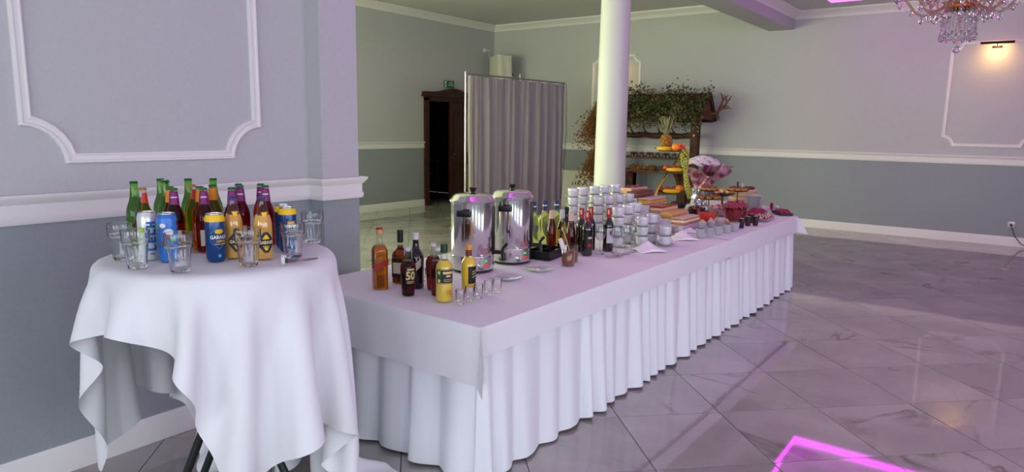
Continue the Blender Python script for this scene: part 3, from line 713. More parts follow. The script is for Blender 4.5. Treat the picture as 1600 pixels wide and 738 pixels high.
p = posr(264.5, 2.64, TZ); place('fruitcan', mk_fruitcan, p, face_cam(p), 'colourful blue can with berry and leaf print and white splash')
for x, d, lb in ((338.5, 2.58, 'navy blue can with yellow top band in front of the dark red bottles'), (445, 2.80, 'navy blue can standing behind another navy can'), (451, 2.715, 'navy blue can with yellow top band behind an empty tumbler beside lemonade bottle')):
    p = posr(x, d, TZ); place('blue', mk_blue, p, face_cam(p), lb, 'navy cans on the bar table')
def mk_tumbler():
    t = thing('tumbler', 'empty clear faceted glass tumbler on the white bar table cloth', 'glass')
    out = [(.022, 0), (.0295, .001), (.031, .006), (.0325, .03), (.0375, .078), (.0385, .082), (.0425, .086), (.0430, .092), (.0445, .125), (.0440, .127)]
    inn = [(.0425, .126), (.041, .092), (.0395, .086), (.0350, .078), (.0300, .03), (.0285, .013), (.015, .011)]
    g = MB(); g.lathe(out+inn, 40, flute=(10, .09, .02, .079)); g.build('glass_body', M_GLASS2, t, True, 30); return t
for x, y, lb in ((192, 405, 'empty tumbler half hidden behind the tumbler before the white can'), (215, 418, 'empty tumbler in front of the white can'), (282, 424, 'empty tumbler in front of the colourful blue can'), (389, 415, 'empty tumbler standing between the two lemonade bottles'), (458, 402, 'empty tumbler in front of the two navy cans by the opener'), (489, 379, 'empty tumbler standing alone beyond the navy cans near the pilaster')):
    p = at(x, y, 2, TZ); place('tumbler', mk_tumbler, p, random.uniform(0, 1), lb, 'tumblers on the bar table')
# bottle opener lying on the cloth
M_IRON = mat('worn_grey_metal', '8a7f7e', .35, .8)
p = at(443, 414, 2, TZ); q = at(500, 405, 2, TZ); v = (q-p); L_ = v.length
t = thing('bottle_opener', 'small grey metal bottle opener with a round cap lying on the cloth', 'bottle opener', p, atan2(v.y, v.x))
g = MB(); g.lathe([(.009, 0), (.0165, .001), (.0175, .006), (.0165, .012), (.013, .012), (.012, .004), (.003, .003)], 24)
o = g.build('cap_ring', M_PORC, t); o.rotation_euler = (0, -pi/2, -.5); o.location = (.006, 0, .018)
g = MB(); g.tube([(.012, 0, .012), (.035, 0, .008), (.06, .004, .006)], [.009, .006, .004], 10); g.build('shank', M_IRON, t)
g = MB(); g.rbox((L_*.62, .002, .004), (L_*.6, .012, .005), .002); g.build('handle', M_IRON, t)
g = MB(); g.tube([(.02, .014, .004), (L_*.55, .02, .004), (L_*.95, .004, .004)], .0028, 8); g.build('blade', M_STEEL, t)

# ------------------------------------------------------------------ bottles, urns and glasses on the near half of the buffet
M_WHISKY = liquid('whisky', 'd4741f', .02); M_WHISKYD = liquid('dark_whisky', '8a3d10', .03); M_PLUM = liquid('plum_liqueur', '6b1c16', .03); M_BLKGL = mat('black_glass', '0d0b0b', .08, coat=.5)
M_EGG = mat('egg_liqueur', 'd9bc46', .18, coat=.7, sub=.2); M_EGG2 = mat('egg_liqueur_bright', 'e3c136', .18, coat=.7, sub=.2)
M_BLKL = mat('black_label', '16130f', .5); M_GOLDP = mat('gold_print', 'd8bf86', .5); M_CORK = mat('cork_stopper', 'd8a067', .6); M_DKGREEN = mat('dark_green_cap', '12382a', .4)
M_REDFOIL = mat('red_foil', 'a3161a', .35, .2); M_WINE = mat('dark_wine_bottle', '12100f', .05, coat=1, ior=1.5); M_WHWINE = liquid('white_wine', 'c9d77a', .02); M_BLUEFOIL = mat('blue_foil', '1f3566', .4)
def stopper(t, r, z0, z1, m, name='cap', bev=.002):
    g = MB(); g.lathe([(r-bev, z0), (r, z0+bev), (r, z1-bev), (r-bev, z1)], 20); return g.build(name, m, t)
def square_lathe(prof, sq, n=32, flat=1.0):
    """lathe with a squared section; sq(z) in 0..1, flat = y scale"""
    g = MB(); V = []
    for r, z in prof:
        k = sq(z)
        for i in range(n):
            a = 2*pi*i/n; e = 2+6*k; rr = r/((abs(cos(a))**e+abs(sin(a))**e)**(1/e)); V.append((rr*cos(a), rr*sin(a)*flat, z))
    Fc = [(i*n+k, i*n+(k+1) % n, (i+1)*n+(k+1) % n, (i+1)*n+k) for i in range(len(prof)-1) for k in range(n)]+[tuple(range(n))[::-1], tuple((len(prof)-1)*n+k for k in range(n))]
    return g.add(V, Fc)
def split_bottle(t, prof, m, fill, sq=lambda z: 0, neckm=None):
    square_lathe(cut(prof, 0, fill), sq).build('filled_body', m, t); square_lathe(cut(prof, fill+.0005, prof[-1][1]), sq).build('neck', neckm or M_CLEARNECK, t)
# tall square whisky bottle
p = at(594, 450, 2, BZ)
t = thing('whisky_bottle', 'tall square amber whisky bottle with slanting red label and tan cap', 'bottle', p, face_cam(p, .25))
PR = [(.034, 0), (.037, .004), (.037, .2), (.035, .215), (.028, .228), (.019, .238), (.0155, .25), (.0148, .285), (.0148, .29)]
split_bottle(t, PR, M_WHISKY, .228, lambda z: 1 if z < .2 else max(0, 1-(z-.2)/.03))
V = [(.0385, -.037, .095), (.0385, .037, .128), (.0385, .037, .162), (.0385, -.037, .129)]
g = MB(); g.add([(x, y, z) for x, y, z in V]+[(x-.001, y, z) for x, y, z in V], [(0, 1, 2, 3), (7, 6, 5, 4), (0, 4, 5, 1), (1, 5, 6, 2), (2, 6, 7, 3), (3, 7, 4, 0)]); g.build('label', mat('red_gold_label', '9e2413', .45), t, False)
stopper(t, .0165, .288, .318, M_CORK)
stopper(t, .0168, .312, .323, M_REDFOIL, 'cap_band')
# square dark amber bottle with black cap
p = at(626, 441, 2, BZ)
t = thing('whisky_bottle', 'square shouldered dark amber bottle with tall black cap and black label', 'bottle', p, face_cam(p, -.5))
PR = [(.033, 0), (.036, .004), (.036, .155), (.034, .168), (.024, .182), (.017, .192), (.0145, .21), (.0145, .225)]
split_bottle(t, PR, M_WHISKYD, .205, lambda z: 1 if z < .155 else max(0, 1-(z-.155)/.03))
g = MB(); g.rbox((.0368, 0, .085), (.0012, .066, .105), .0004, seg=1); lb = g.build('label', M_BLKL, t, False)
g = MB(); g.rbox((.0378, 0, .085), (.0008, .05, .06), .0003, seg=1); g.build('label_panel', M_CREAM, lb, False)
stopper(t, .0165, .222, .29, M_BLACK)
# black bottle with cream sash and white cap
p = at(650, 449, 2, BZ)
t = thing('liqueur_bottle', 'black round shouldered bottle with cream slanting label behind the 50 bottle', 'bottle', p, face_cam(p, -.2))
PR = [(.038, 0), (.042, .005), (.043, .1), (.043, .165), (.038, .185), (.026, .2), (.018, .215), (.0155, .24), (.0155, .262)]
g = MB(); g.lathe(PR, 28); g.build('glass_body', M_BLKGL, t)
wrap_poly([(-.035, -.05), (.03, .0), (.03, .045), (-.035, -.012)], .0438, .12, M_CREAM, t, .2, 'label'); stopper(t, .018, .258, .295, M_PORC)
# swing-top bottles of dark liqueur
def mk_swing(lab):
    def f():
        t = thing('swing_top_bottle', 'x', 'bottle'); PR = [(.028, 0), (.032, .004), (.0385, .1), (.040, .135), (.038, .155), (.03, .172), (.0195, .188), (.0175, .215), (.0175, .228)]
        split_bottle(t, PR, M_PLUM, .178)
        stopper(t, .014, .226, .246, M_PORC, 'stopper', .004)
        g = MB(); g.tube([(0, -.0185, .2), (0, -.021, .225), (0, -.012, .25), (0, .012, .25), (0, .021, .225), (0, .0185, .2), (.012, .02, .192)], .0014, 6); g.build('wire_bail', M_STEEL, t)
        if lab:
            o = band(.0372, .062, .0405, .148, -.75, .75, M_BLKL, t, 'label'); wrap_text('50', .058, .0415, .105, M_GOLDP, o, -.05, 0, .85); band(.0416, .134, .0414, .143, -.45, .45, M_GOLDP, o, 'print_line'); band(.0384, .074, .0386, .077, -.5, .5, M_GOLDP, o, 'print_line'); band(.0380, .067, .0381, .069, -.5, .5, M_GOLDP, o, 'print_line')
        return t
    return f
p = at(638, 461, 2, BZ); place('swing50', mk_swing(True), p, face_cam(p, .35), 'dark plum coloured swing top bottle with a large 50 on its label')
for x, y in ((677, 452), (684, 461)): p = at(x, y, 2, BZ); place('swing', mk_swing(False), p, face_cam(p, .5), 'dark red swing top bottle without label behind the yellow liqueur', 'plain swing top bottles')
# yellow egg liqueurs
p = at(694, 470, 2, BZ)
t = thing('egg_liqueur_bottle', 'yellow egg liqueur bottle with dark green cap and green gold label', 'bottle', p, face_cam(p, .15))
PR = [(.034, 0), (.04, .005), (.041, .02), (.041, .165), (.038, .182), (.028, .198), (.018, .21), (.0155, .222), (.015, .245)]
split_bottle(t, PR, M_EGG, .205, lambda z: 0)
lb = band(.0419, .092, .0419, .165, -1.15, 1.15, mat('green_black_label', '12241a', .5), t, 'label', 24)
band(.0422, .094, .0422, .096, -1.1, 1.1, M_GOLDP, lb, 'gold_line', 24); band(.0422, .161, .0422, .163, -1.1, 1.1, M_GOLDP, lb, 'gold_line', 24); band(.0421, .097, .0421, .160, -1.05, -.5, mat('bottle_green_print', '2c5a3a', .5), lb, 'green_panel')
band(.0423, .141, .0423, .153, -.3, 1.0, M_GOLDP, lb, 'print_line'); band(.0423, .126, .0423, .135, .1, .7, M_GOLDP, lb, 'print_line'); band(.0423, .113, .0423, .115, -.2, .9, M_GOLDP, lb, 'print_line'); band(.0423, .105, .0423, .107, -.2, .9, M_GOLDP, lb, 'print_line'); [wrap_poly([(.008*cos(k*pi/6), .009*sin(k*pi/6)) for k in range(12)], .0425, zz, M_GOLDP, lb, -.78, 'gold_crest') for zz in (.147, .107)]
[band(.0415, zz, .0415, zz+.004, .1, .85, mat('orange_print', 'd07a2c', .5), t, 'print_line') for zz in (.038, .046, .054)]
stopper(t, .0175, .242, .283, M_DKGREEN)
p = at(732, 456, 2, BZ)
t = thing('egg_liqueur_bottle', 'bright yellow egg liqueur bottle with orange cap and black label', 'bottle', p, face_cam(p, .35))
PR = [(.03, 0), (.034, .005), (.0385, .11), (.0385, .145), (.034, .165), (.022, .182), (.016, .192), (.0148, .21), (.0148, .225)]
split_bottle(t, PR, M_EGG2, .185)
lb = band(.0372, .05, .0395, .14, -.4, 1.2, M_BLKL, t, 'label'); [wrap_poly([(-.012, -.003), (.012, .004), (.012, .008), (-.012, .001)], .0400, zz, M_GOLDP, lb, .45, 'print_line') for zz in (.112, .1, .085)]; stopper(t, .0165, .19, .222, mat('red_brown_foil', '7c2f1c', .4), 'neck_foil'); stopper(t, .0172, .222, .25, mat('orange_cap', 'd79a4e', .5))
# shot glasses
def mk_shot():
    t = thing('shot_glass', 'small empty shot glass in the row beside the yellow liqueurs', 'glass')
    g = MB(); g.lathe([(.017, 0), (.0195, .002), (.0235, .07), (.023, .071), (.0215, .07), (.0180, .018), (.004, .015)], 24); g.build('glass_body', M_GLASS2, t); return t
for x, y in ((719, 475), (734, 469.5), (748, 465), (763, 460.5), (777, 456)):
    p = at(x, y, 2, BZ); place('shot', mk_shot, p, 0, None, 'shot glasses on the buffet')
p = at(659, 439, 2, BZ); place('shot', mk_shot, p, 0, 'lone shot glass between the dark bottles', 'shot glasses on the buffet')
# two steel hot water urns
def mk_urn():
    t = thing('hot_drink_urn', 'x', 'urn'); R = .13
    g = MB(); g.lathe([(R-.004, .012), (R, .016), (R, .095)], 48); g.build('base_ring', M_CHROME, t)
    g = MB(); g.lathe([(R-.012, 0), (R-.005, .004), (R-.005, .014)], 48); g.build('foot', M_BLACK, t)
    g = MB(); g.lathe([(R-.003, .095), (R-.003, .1), (R-.001, .104), (R-.001, .405), (R+.004, .409), (R+.004, .415)], 48); g.build('tank', M_CHROME, t)
    g = MB(); g.lathe([(R+.005, .415), (R+.009, .418), (R+.006, .424), (R-.004, .43), (R-.014, .448), (R-.035, .459), (.03, .463)], 48); lid = g.build('lid', M_CHROME, t)
    g = MB(); g.lathe([(.012, .462), (.012, .47), (.017, .474), (.024, .49), (.022, .494), (.015, .494)], 24); g.build('knob', M_BLACK, lid)
    # front = +x : tap; handles at the sides
    g = MB(); g.tube([(R-.005, 0, .115), (R+.05, 0, .115), (R+.062, 0, .108), (R+.066, 0, .07)], [.012, .012, .014, .012], 12); tap = g.build('tap', M_BLACK, t)
    g = MB(); g.tube([(R+.056, 0, .115), (R+.06, 0, .14), (R+.075, 0, .16), (R+.085, 0, .168)], [.009, .008, .01, .009], 10); g.build('tap_lever', M_BLACK, tap)
    g = MB(); g.rbox((R+.003, 0, .245), (.012, .022, .29), .004); sg = g.build('sight_gauge', M_BLACK, t)
    g = MB(); g.tube([(R+.008, 0, .13), (R+.012, 0, .25), (R+.008, 0, .385)], .004, 8); g.build('gauge_tube', M_GLASS, sg)
    for s in (1, -1):
        g = MB()
        for k in (-1, 1): g.rbox((.03*k*1.0, s*(R+.012), .355), (.012, .035, .034), .003)
        g.rbox((0, s*(R+.033), .355), (.085, .014, .036), .005); g.build('side_handle', M_BLACK, t)
    a0 = -.62                                                    # control panel turned from the tap
    o = band(R+.0008, .03, R+.0008, .09, a0-.28, a0+.28, M_STEEL, t, 'control_panel')
    for z, m_, w in ((.072, mat('green_lamp', '3fae5a', .4, emis=('46d070', .6)), .008), (.045, mat('red_switch', 'd23a2c', .4, emis=('e03020', .5)), .014)):
        g = MB(); g.rbox(((R+.003)*cos(a0), (R+.003)*sin(a0), z), (.008, w*2, .012), .002, a0); g.build('lamp' if w < .01 else 'switch', m_, o)
    for k in range(4): band(R+.0008, .112+.009*k, R+.0008, .116+.009*k, a0-.24, a0+.24, mat('faded_red_print', 'b4706a', .5), t, 'warning_print')
    return t
for x, y, lb in ((738, 421, 'polished steel drink urn with black lid knob behind the orange capped liqueur'), (798.5, 408, 'polished steel drink urn with lit red switch beside the sachet tray')):
    p = at(x, y, 2, BZ); place('urn', mk_urn, p, radians(-68), lb, 'steel drink urns')
# plates
def mk_plate(r=.085, h=.016):
    def f():
        t = thing('saucer', 'x', 'plate'); g = MB(); g.lathe([(r*.5, 0), (r*.56, .0), (r*.6, .003), (r*.98, h-.002), (r, h), (r*.985, h+.0012), (r*.62, .0065), (r*.2, .0055)], 36); g.build('dish', M_PORC, t); return t
    return f
p = at(842, 422.5, 2, BZ); place('saucer', mk_plate(), p, 0, 'white saucer by the table edge below the sachet tray')
p = at(792, 436, 2, BZ); place('saucer', mk_plate(), p, 0, 'white saucer between the shot glasses and the urns')
# black sachet tray
p = at(853, 401, 2, BZ); t = thing('sachet_tray', 'black divided tray with sugar sachets between urn and bottles', 'tray', p, radians(8)); SA = t.location.copy()
g = MB(); tw, td, th = .26, .17, .055
for c_, d_ in (((0, 0, .004), (tw, td, .008)), ((-tw/2+.004, 0, th/2), (.008, td, th)), ((tw/2-.004, 0, th/2), (.008, td, th)), ((0, -td/2+.004, th/2), (tw, .008, th)), ((0, td/2-.004, th/2), (tw, .008, th)), ((0, 0, th/2-.003), (.006, td, th-.006)), ((.0, .02, th/2-.003), (tw, .006, th-.006))): g.box(c_, d_)
g.build('box', M_BLACK, t, False)
for k in range(14):
    c_ = k % 4; xx, yy = ((-.07, -.035), (.07, -.035), (-.07, .05), (.07, .05))[c_]
    def mk_sachet():
        t_ = thing('sugar_sachet', 'white paper sugar sachet in the black tray', 'sachet'); g = MB(); g.rbox((0, 0, .003), (.055, .025, .006), .0025); g.build('packet', M_NAP, t_); return t_
    place('sachet', mk_sachet, (SA.x+xx*.99+random.uniform(-.012, .012), SA.y+yy+random.uniform(-.008, .008), SA.z+.012+.008*(k//4)), random.uniform(-.5, .5), None, 'sugar sachets', random.uniform(-.1, .1))
# glasses of brown sugar with spoons and sachets standing in them
def mk_jar():
    t = thing('sugar_glass', 'x', 'glass'); g = MB(); g.lathe([(.036, 0), (.040, .002), (.042, .11), (.0412, .111), (.0402, .11), (.0385, .008), (.01, .006)], 28); g.build('glass_body', M_GLASS, t)
    g = MB(); g.lathe([(.034, .0085), (.0378, .01), (.0395, .078), (.02, .084), (.004, .086)], 24); g.build('brown_sugar', mat('brown_sugar', '7a3d22', .9, noise=(140, '9a5a34'), bump=(300, .3)), t); return t
p = at(887.5, 415, 2, BZ); place('jar', mk_jar, p, 0, 'glass of brown sugar with teaspoon at the front of the bottles'); JA = p
p = at(893, 405, 2, BZ); q_ = posr(893, hypot(JA.x, JA.y)+.13, BZ); place('jar', mk_jar, q_, 0, 'glass of brown sugar standing behind the first sugar glass')
g = MB(); g.tube([(0, 0, 0), (-.02, .01, .07), (-.045, .02, .13)], .003, 6); g.sphere((-.05, .0225, .142), .016, 10, 6, (.6, .35, 1)); o = g.build('teaspoon', M_STEEL); o.location = JA+Vector((.01, 0, .09)); tag(o, 'steel teaspoon stuck in the brown sugar glass', 'spoon')
for k in range(3):
    g = MB(); g.rbox((0, 0, .045), (.003, .024, .09), .001); o = g.build('paper_sachet', mat('printed_sachet', 'e3dfe0', .7), None); o.location = JA+Vector((-.018+.006*k, .012+.008*k, .082)); o.rotation_euler = (-.35, .12*k-.1, .5); tag(o, 'white paper sachet standing in the front sugar glass', 'sachet', 'sachets in the sugar glass')
# wines and other bottles
BORD = [(.032, 0), (.0365, .004), (.0375, .012), (.0375, .175), (.036, .19), (.029, .207), (.0195, .222), (.0155, .235), (.0145, .285), (.0155, .287), (.0155, .298), (.0142, .30)]
def mk_wine(kind):
    def f():
        t = thing('wine_bottle', 'x', 'bottle'); g = MB(); g.lathe(BORD, 28); g.build('glass_body', M_WINE, t)
        o = band(.0175, .236, .0165, .302, -pi, pi, M_REDFOIL, t, 'foil', 24)
        band(.0172, .262, .0172, .292, -.5, .1, M_CREAM, o, 'seal')
        if kind == 'dark': lb = band(.0383, .055, .0383, .14, -.1, 1.2, M_BLKL, t, 'label'); band(.0388, .118, .0388, .128, .2, .95, M_CREAM, lb, 'print_line'); band(.0388, .062, .0388, .082, .2, .9, M_REDFOIL, lb, 'red_print')
        if kind == 'white': lb = band(.0383, .06, .0383, .165, -.3, 1.5, M_PORC, t, 'label'); wrap_poly([(.009, 0), (.004, .018), (-.006, .02), (-.01, .004), (-.004, -.014), (.003, -.018)], .0395, .13, mat('brown_print', '8a5a3c', .6), lb, .45, 'crest')
        return t
    return f
for x, d, k, lb in ((907, 4.72, 'plain', 'dark red wine bottle with red foil furthest left of the wines'), (921.5, 4.81, 'plain', 'dark red wine bottle with red foil half hidden behind the black labelled one'), (916.5, 4.58, 'dark', 'dark red wine bottle with small black and red label'), (949.5, 4.78, 'white', 'dark red wine bottle with white label and brown crest')):
    p = posr(x, d, BZ); place('wine_'+k, mk_wine(k), p, face_cam(p), lb.replace('furthest left of the wines', 'beside the pale capped bottle'), 'red wine bottles')
def mk_whw():
    t = thing('vermouth_bottle', 'x', 'bottle'); PR = [(.034, 0), (.039, .004), (.04, .012), (.04, .19), (.037, .21), (.028, .228), (.019, .243), (.0155, .258), (.0148, .29), (.0148, .3)]
    split_bottle(t, PR, M_WHWINE, .25)
    o = stopper(t, .0165, .262, .325, M_BLUEFOIL, 'screw_cap'); band(.0169, .288, .0169, .296, -pi, pi, M_WHITEP, o, 'white_ring', 20)
    wrap_poly([(.018*cos(k*pi/8), .026*sin(k*pi/8)) for k in range(16)], .0408, .135, mat('grey_violet_label', '6f6c86', .5), t, .5, 'label'); return t
for x, d in ((833.5, 4.86), (850, 4.94), (868, 5.0)):
    p = posr(x, d, BZ); place('whw', mk_whw, p, face_cam(p), 'pale green bottle with blue screw cap behind the sachet tray', 'pale bottles with blue caps')
def mk_rose():
    t = thing('fruit_wine_bottle', 'x', 'bottle'); PR = [(.03, 0), (.034, .004), (.035, .012), (.035, .11), (.03, .16), (.022, .2), (.0165, .23), (.0155, .27), (.0155, .275)]
    split_bottle(t, PR, M_PLUM, .235); stopper(t, .0175, .225, .282, mat('cream_cap', 'd6b9a2', .6)); return t
for x, d, lb in ((861, 4.72, 'slim dark red bottle with cream cap beside the sachet tray'), (891, 4.62, 'slim dark red bottle with cream cap between clear bottle and wines')):
    p = posr(x, d, BZ); place('rose', mk_rose, p, face_cam(p), lb, 'slim cream capped bottles')
p = posr(877, 4.76, BZ); t = thing('clear_wine_bottle', 'clear bottle of pale drink with white cap and yellow label', 'bottle', p, face_cam(p))
split_bottle(t, [(.03, 0), (.034, .004), (.035, .012), (.035, .14), (.032, .17), (.022, .2), (.0165, .225), (.0155, .27), (.0155, .275)], liquid('pale_wine', 'b58a4a', .02), .2); stopper(t, .0172, .225, .286, M_PORC); band(.0358, .05, .0358, .15, -1.3, -.3, mat('ochre_label', 'c9973c', .5), t, 'label')
p = posr(884, 4.9, BZ); t = thing('dark_brown_bottle', 'dark brown bottle standing behind the clear white capped bottle', 'bottle', p, face_cam(p)); g = MB(); g.lathe(stretch(BORD, .285, .95), 24); g.build('glass_body', M_BLKGL, t); stopper(t, .0165, .25, .289, M_BLACK)
# corkscrew and foil scraps
p = at(957, 402, 2, BZ); t = thing('corkscrew', 'metal corkscrew lying on the cloth before the white labelled wine', 'corkscrew', p, radians(-30))
g = MB(); g.rbox((0, 0, .008), (.1, .014, .01), .003); g.build('handle', M_IRON, t)
g = MB(); g.tube([(.01+.004*k*.9, .012+.008*cos(k*1.3), .009+.006*sin(k*1.3)) for k in range(20)], .0016, 6); g.build('screw', M_STEEL, t)
g = MB(); g.rbox((.055, -.012, .006), (.06, .01, .006), .002, .4); g.build('lever', M_STEEL, t)
# wine glasses
def mk_wg():
    t = thing('wine_glass', 'empty clear stemmed wine glass between wine bottles and cup stacks', 'glass')
    g = MB(); g.lathe([(.032, 0), (.032, .0015), (.012, .005), (.0045, .012), (.004, .08), (.008, .09), (.022, .1), (.033, .12), (.036, .142), (.033, .17), (.030, .188), (.0293, .188), (.032, .17), (.0348, .142), (.0318, .121), (.02, .102), (.004, .097)], 28); g.build('glass_body', M_GLASS, t); return t
for x, d in ((937, 4.64), (962, 4.70), (977, 4.68), (986, 4.76)): p = posr(x, d, BZ); place('wg', mk_wg, p, 0, 'empty stemmed wine glass between the black labelled and white labelled wines' if x == 937 else 'empty stemmed wine glass between the white labelled wine and cup stacks', 'wine glasses on the buffet')
# coffee cups stacked on saucers
def mk_cup():
    t = thing('coffee_cup', 'white porcelain coffee cup in the stacks of cups and saucers', 'cup')
    g = MB(); g.lathe([(.030, 0), (.033, .001), (.034, .004), (.0405, .010), (.0430, .03), (.0455, .064), (.0450, .0655), (.0435, .064), (.041, .03), (.036, .008), (.01, .006)], 28); b_ = g.build('bowl', M_PORC, t)
    g = MB(); g.tube([(.043, 0, .052), (.056, 0, .055), (.064, 0, .044), (.059, 0, .027), (.040, 0, .018)], .0038, 8); g.build('handle', M_PORC, t); return t
def mk_sau():
    t = thing('saucer', 'white porcelain saucer between the stacked coffee cups', 'saucer'); r = .07
    g = MB(); g.lathe([(r*.42, 0), (r*.5, 0), (r*.54, .002), (r*.95, .0085), (r, .0095), (r*.99, .0108), (r*.6, .005), (r*.2, .0045)], 32); g.build('dish', M_PORC, t); return t
SP = .0725
def stack(p, n):
    z = BZ
    for k in range(n):
        lv = ('lowest', 'second', 'third', 'fourth', 'fifth')[k] if k < n-1 else 'topmost'; nn = {2: 'two', 3: 'three', 4: 'four', 5: 'five'}[n]
        place('sau', mk_sau, (p.x, p.y, z), 0, 'white saucer under the %s cup of a stack %s cups high' % (lv, nn), 'coffee saucers'); place('cup', mk_cup, (p.x, p.y, z+.0052), random.choice((.2, -.3, 2.6, 3.4, -1.2, -.7))+random.uniform(-.2, .2), 'white coffee cup, %s in a stack %s cups high' % (lv, nn), 'coffee cups'); z += SP
STK = []
for x, y, n in ((896, 294.6, 5), (914.7, 293, 5), (932.6, 291.4, 5), (947, 289.8, 5), (963.8, 288.5, 5), (931, 307.6, 4), (949, 306, 4), (965, 304.4, 4), (980.6, 303, 4), (966.7, 324, 4), (983.8, 320.6, 4), (999, 318, 4), (1002.5, 338.5, 3), (1018, 335, 3), (1036, 353, 2)):
    p = at(x, y, 2, BZ+n*SP-.002); STK.append((p, n))
# keep the stacks a saucer's width apart
for it in range(60):
    for i in range(len(STK)):
        for j in range(i):
            a_, b_ = STK[i][0], STK[j][0]; dx, dy = a_.x-b_.x, a_.y-b_.y; d = hypot(dx, dy)
            if d < .146: k = (.146-d)/2/max(d, 1e-4); a_.x += dx*k; a_.y += dy*k; b_.x -= dx*k; b_.y -= dy*k
for p, n in STK: p.y = min(p.y, 2.99); stack(p, n)
# plate stacks and folded napkins beside the cups
def plate_stack(x, y, n, r, lb, grp, z0=None, d=None):
    p = at(x, y, 2, z0 or BZ) if d is None else posr(x, d, z0 or BZ)
    for k in range(n):
        def mk():
            t = thing('plate', lb, 'plate'); g = MB(); g.lathe([(r*.5, 0), (r*.6, 0), (r*.64, .004), (r*.97, .013), (r, .014), (r*.99, .0155), (r*.66, .006), (r*.2, .0055)], 36); g.build('dish', M_PORC, t); return t
        place('plate%.3f%s' % (r, lb[:12]), mk, (p.x, p.y, p.z+k*.0072), 0, ('topmost ' if k == n-1 and n > 1 else '')+lb, grp)
    return p
plate_stack(1043, 366, 9, .085, 'white side plate in the stack behind the low cup stacks', 'plates behind the cups')
def mk_napkin():
    t = thing('napkin', 'x', 'napkin'); g = MB()
    def f(u, v):
        x, y = (u-.5)*.2, (v-.5)*.2; w = (1-abs(2*u-1))*(1-abs(2*v-1)); return (x, y, .004+.062*w**.8+.004*sin(9*u+4*v))
    g.grid(f, 13, 13); g.build('folded_paper', M_NAP, t, solid=.003); return t
for x, y, rz, lb in ((1012, 391, .9, 'folded white napkin between wine glasses and table edge'), (1066, 373, .75, 'folded white napkin in front of the cake slabs'), (1078, 363, .3, 'folded white napkin behind the other napkin beside low cups')):
    p = at(x, y, 2, BZ); o = place('napkin', mk_napkin, p, rz, lb, 'folded white napkins'); o.scale = (.62,)*3 if x == 1078 else (1,)*3

# ------------------------------------------------------------------ cakes, fruit and desserts on the far half of the buffet
BZ += .0035
M_SPONGE = mat('sponge', 'd8a95a', .8, noise=(60, 'b9823c')); M_CREAMF = mat('cream_filling', 'ead9c4', .6); M_SUGAR = mat('icing_sugar', 'e6cfcb', .8, noise=(40, 'd2a9a4'))
M_PUFF = mat('puff_pastry', 'd39a4e', .7, noise=(50, 'a8672a'), bump=(80, .3)); M_JELLY = mat('red_jelly', 'a80f24', .15, coat=.6, noise=(40, '7c0c1c')); M_CHOC = mat('chocolate', '5a3026', .5, noise=(60, '7d4a3c'), bump=(120, .3))
M_PINK = mat('pink_icing', 'd88fae', .5, noise=(40, 'e3b0c4')); M_CRUMB = mat('brown_crumble', '6b3526', .8, noise=(80, '8c5040'), bump=(90, .5)); M_SILVERTRAY = mat('silver_tray', 'a9a4a6', .25, .9)
M_RISER = mat('lilac_riser_cloth', 'c9bfd0', .7)
def slab(p, L, Wd, layers, name, label, group, top=None):
    t = thing(name, label, 'cake', p, 0, group); z = 0
    for nm, h, m_ in layers:
        g = MB(); rr = random.Random(nm+label); n = 9
        def f(u, v): pass
        xs = [L*k/n for k in range(n+1)]
        V = []; w = .004
        for k, x in enumerate(xs):
            for (yy, zz) in ((0, z), (Wd, z), (Wd, z+h), (Wd*.5, z+h+.003), (0, z+h)):
                V.append((x+rr.uniform(-w, w)*(0 if k in (0, n) else .4), yy+rr.uniform(-w, w)*.7, zz+rr.uniform(-.0015, .0015)))
        g.add(V, [(i*5+j, i*5+(j+1) % 5, (i+1)*5+(j+1) % 5, (i+1)*5+j) for i in range(n) for j in range(5)]+[(4, 3, 2, 1, 0), tuple(n*5+j for j in range(5))])
        g.build(nm, m_, t, True, 30); z += h
    if top: top(t, z, L, Wd)
    return t
def crumbs(t, z, L, Wd, m_=M_CRUMB, n=24, s=.014, name='topping'):
    rr = random.Random(3); g = MB()
    for k in range(n): g.sphere((rr.uniform(.02, L-.02), rr.uniform(.02, Wd-.02), z+.006), s*rr.uniform(.7, 1.3), 6, 4, (1, 1, .8))
    tag(g.build(name, m_, t), kind='stuff')
def riser(x0, y0, L, Wd, z1, label):
    t = thing('cake_riser', label, 'riser', (x0, y0, BZ), 0, 'cloth covered risers under the cakes')
    g = MB(); g.rbox((L/2, Wd/2, (z1-BZ)/2), (L, Wd, z1-BZ), .004, seg=1); g.build('covered_box', M_RISER, t, False); return t
SL = .34
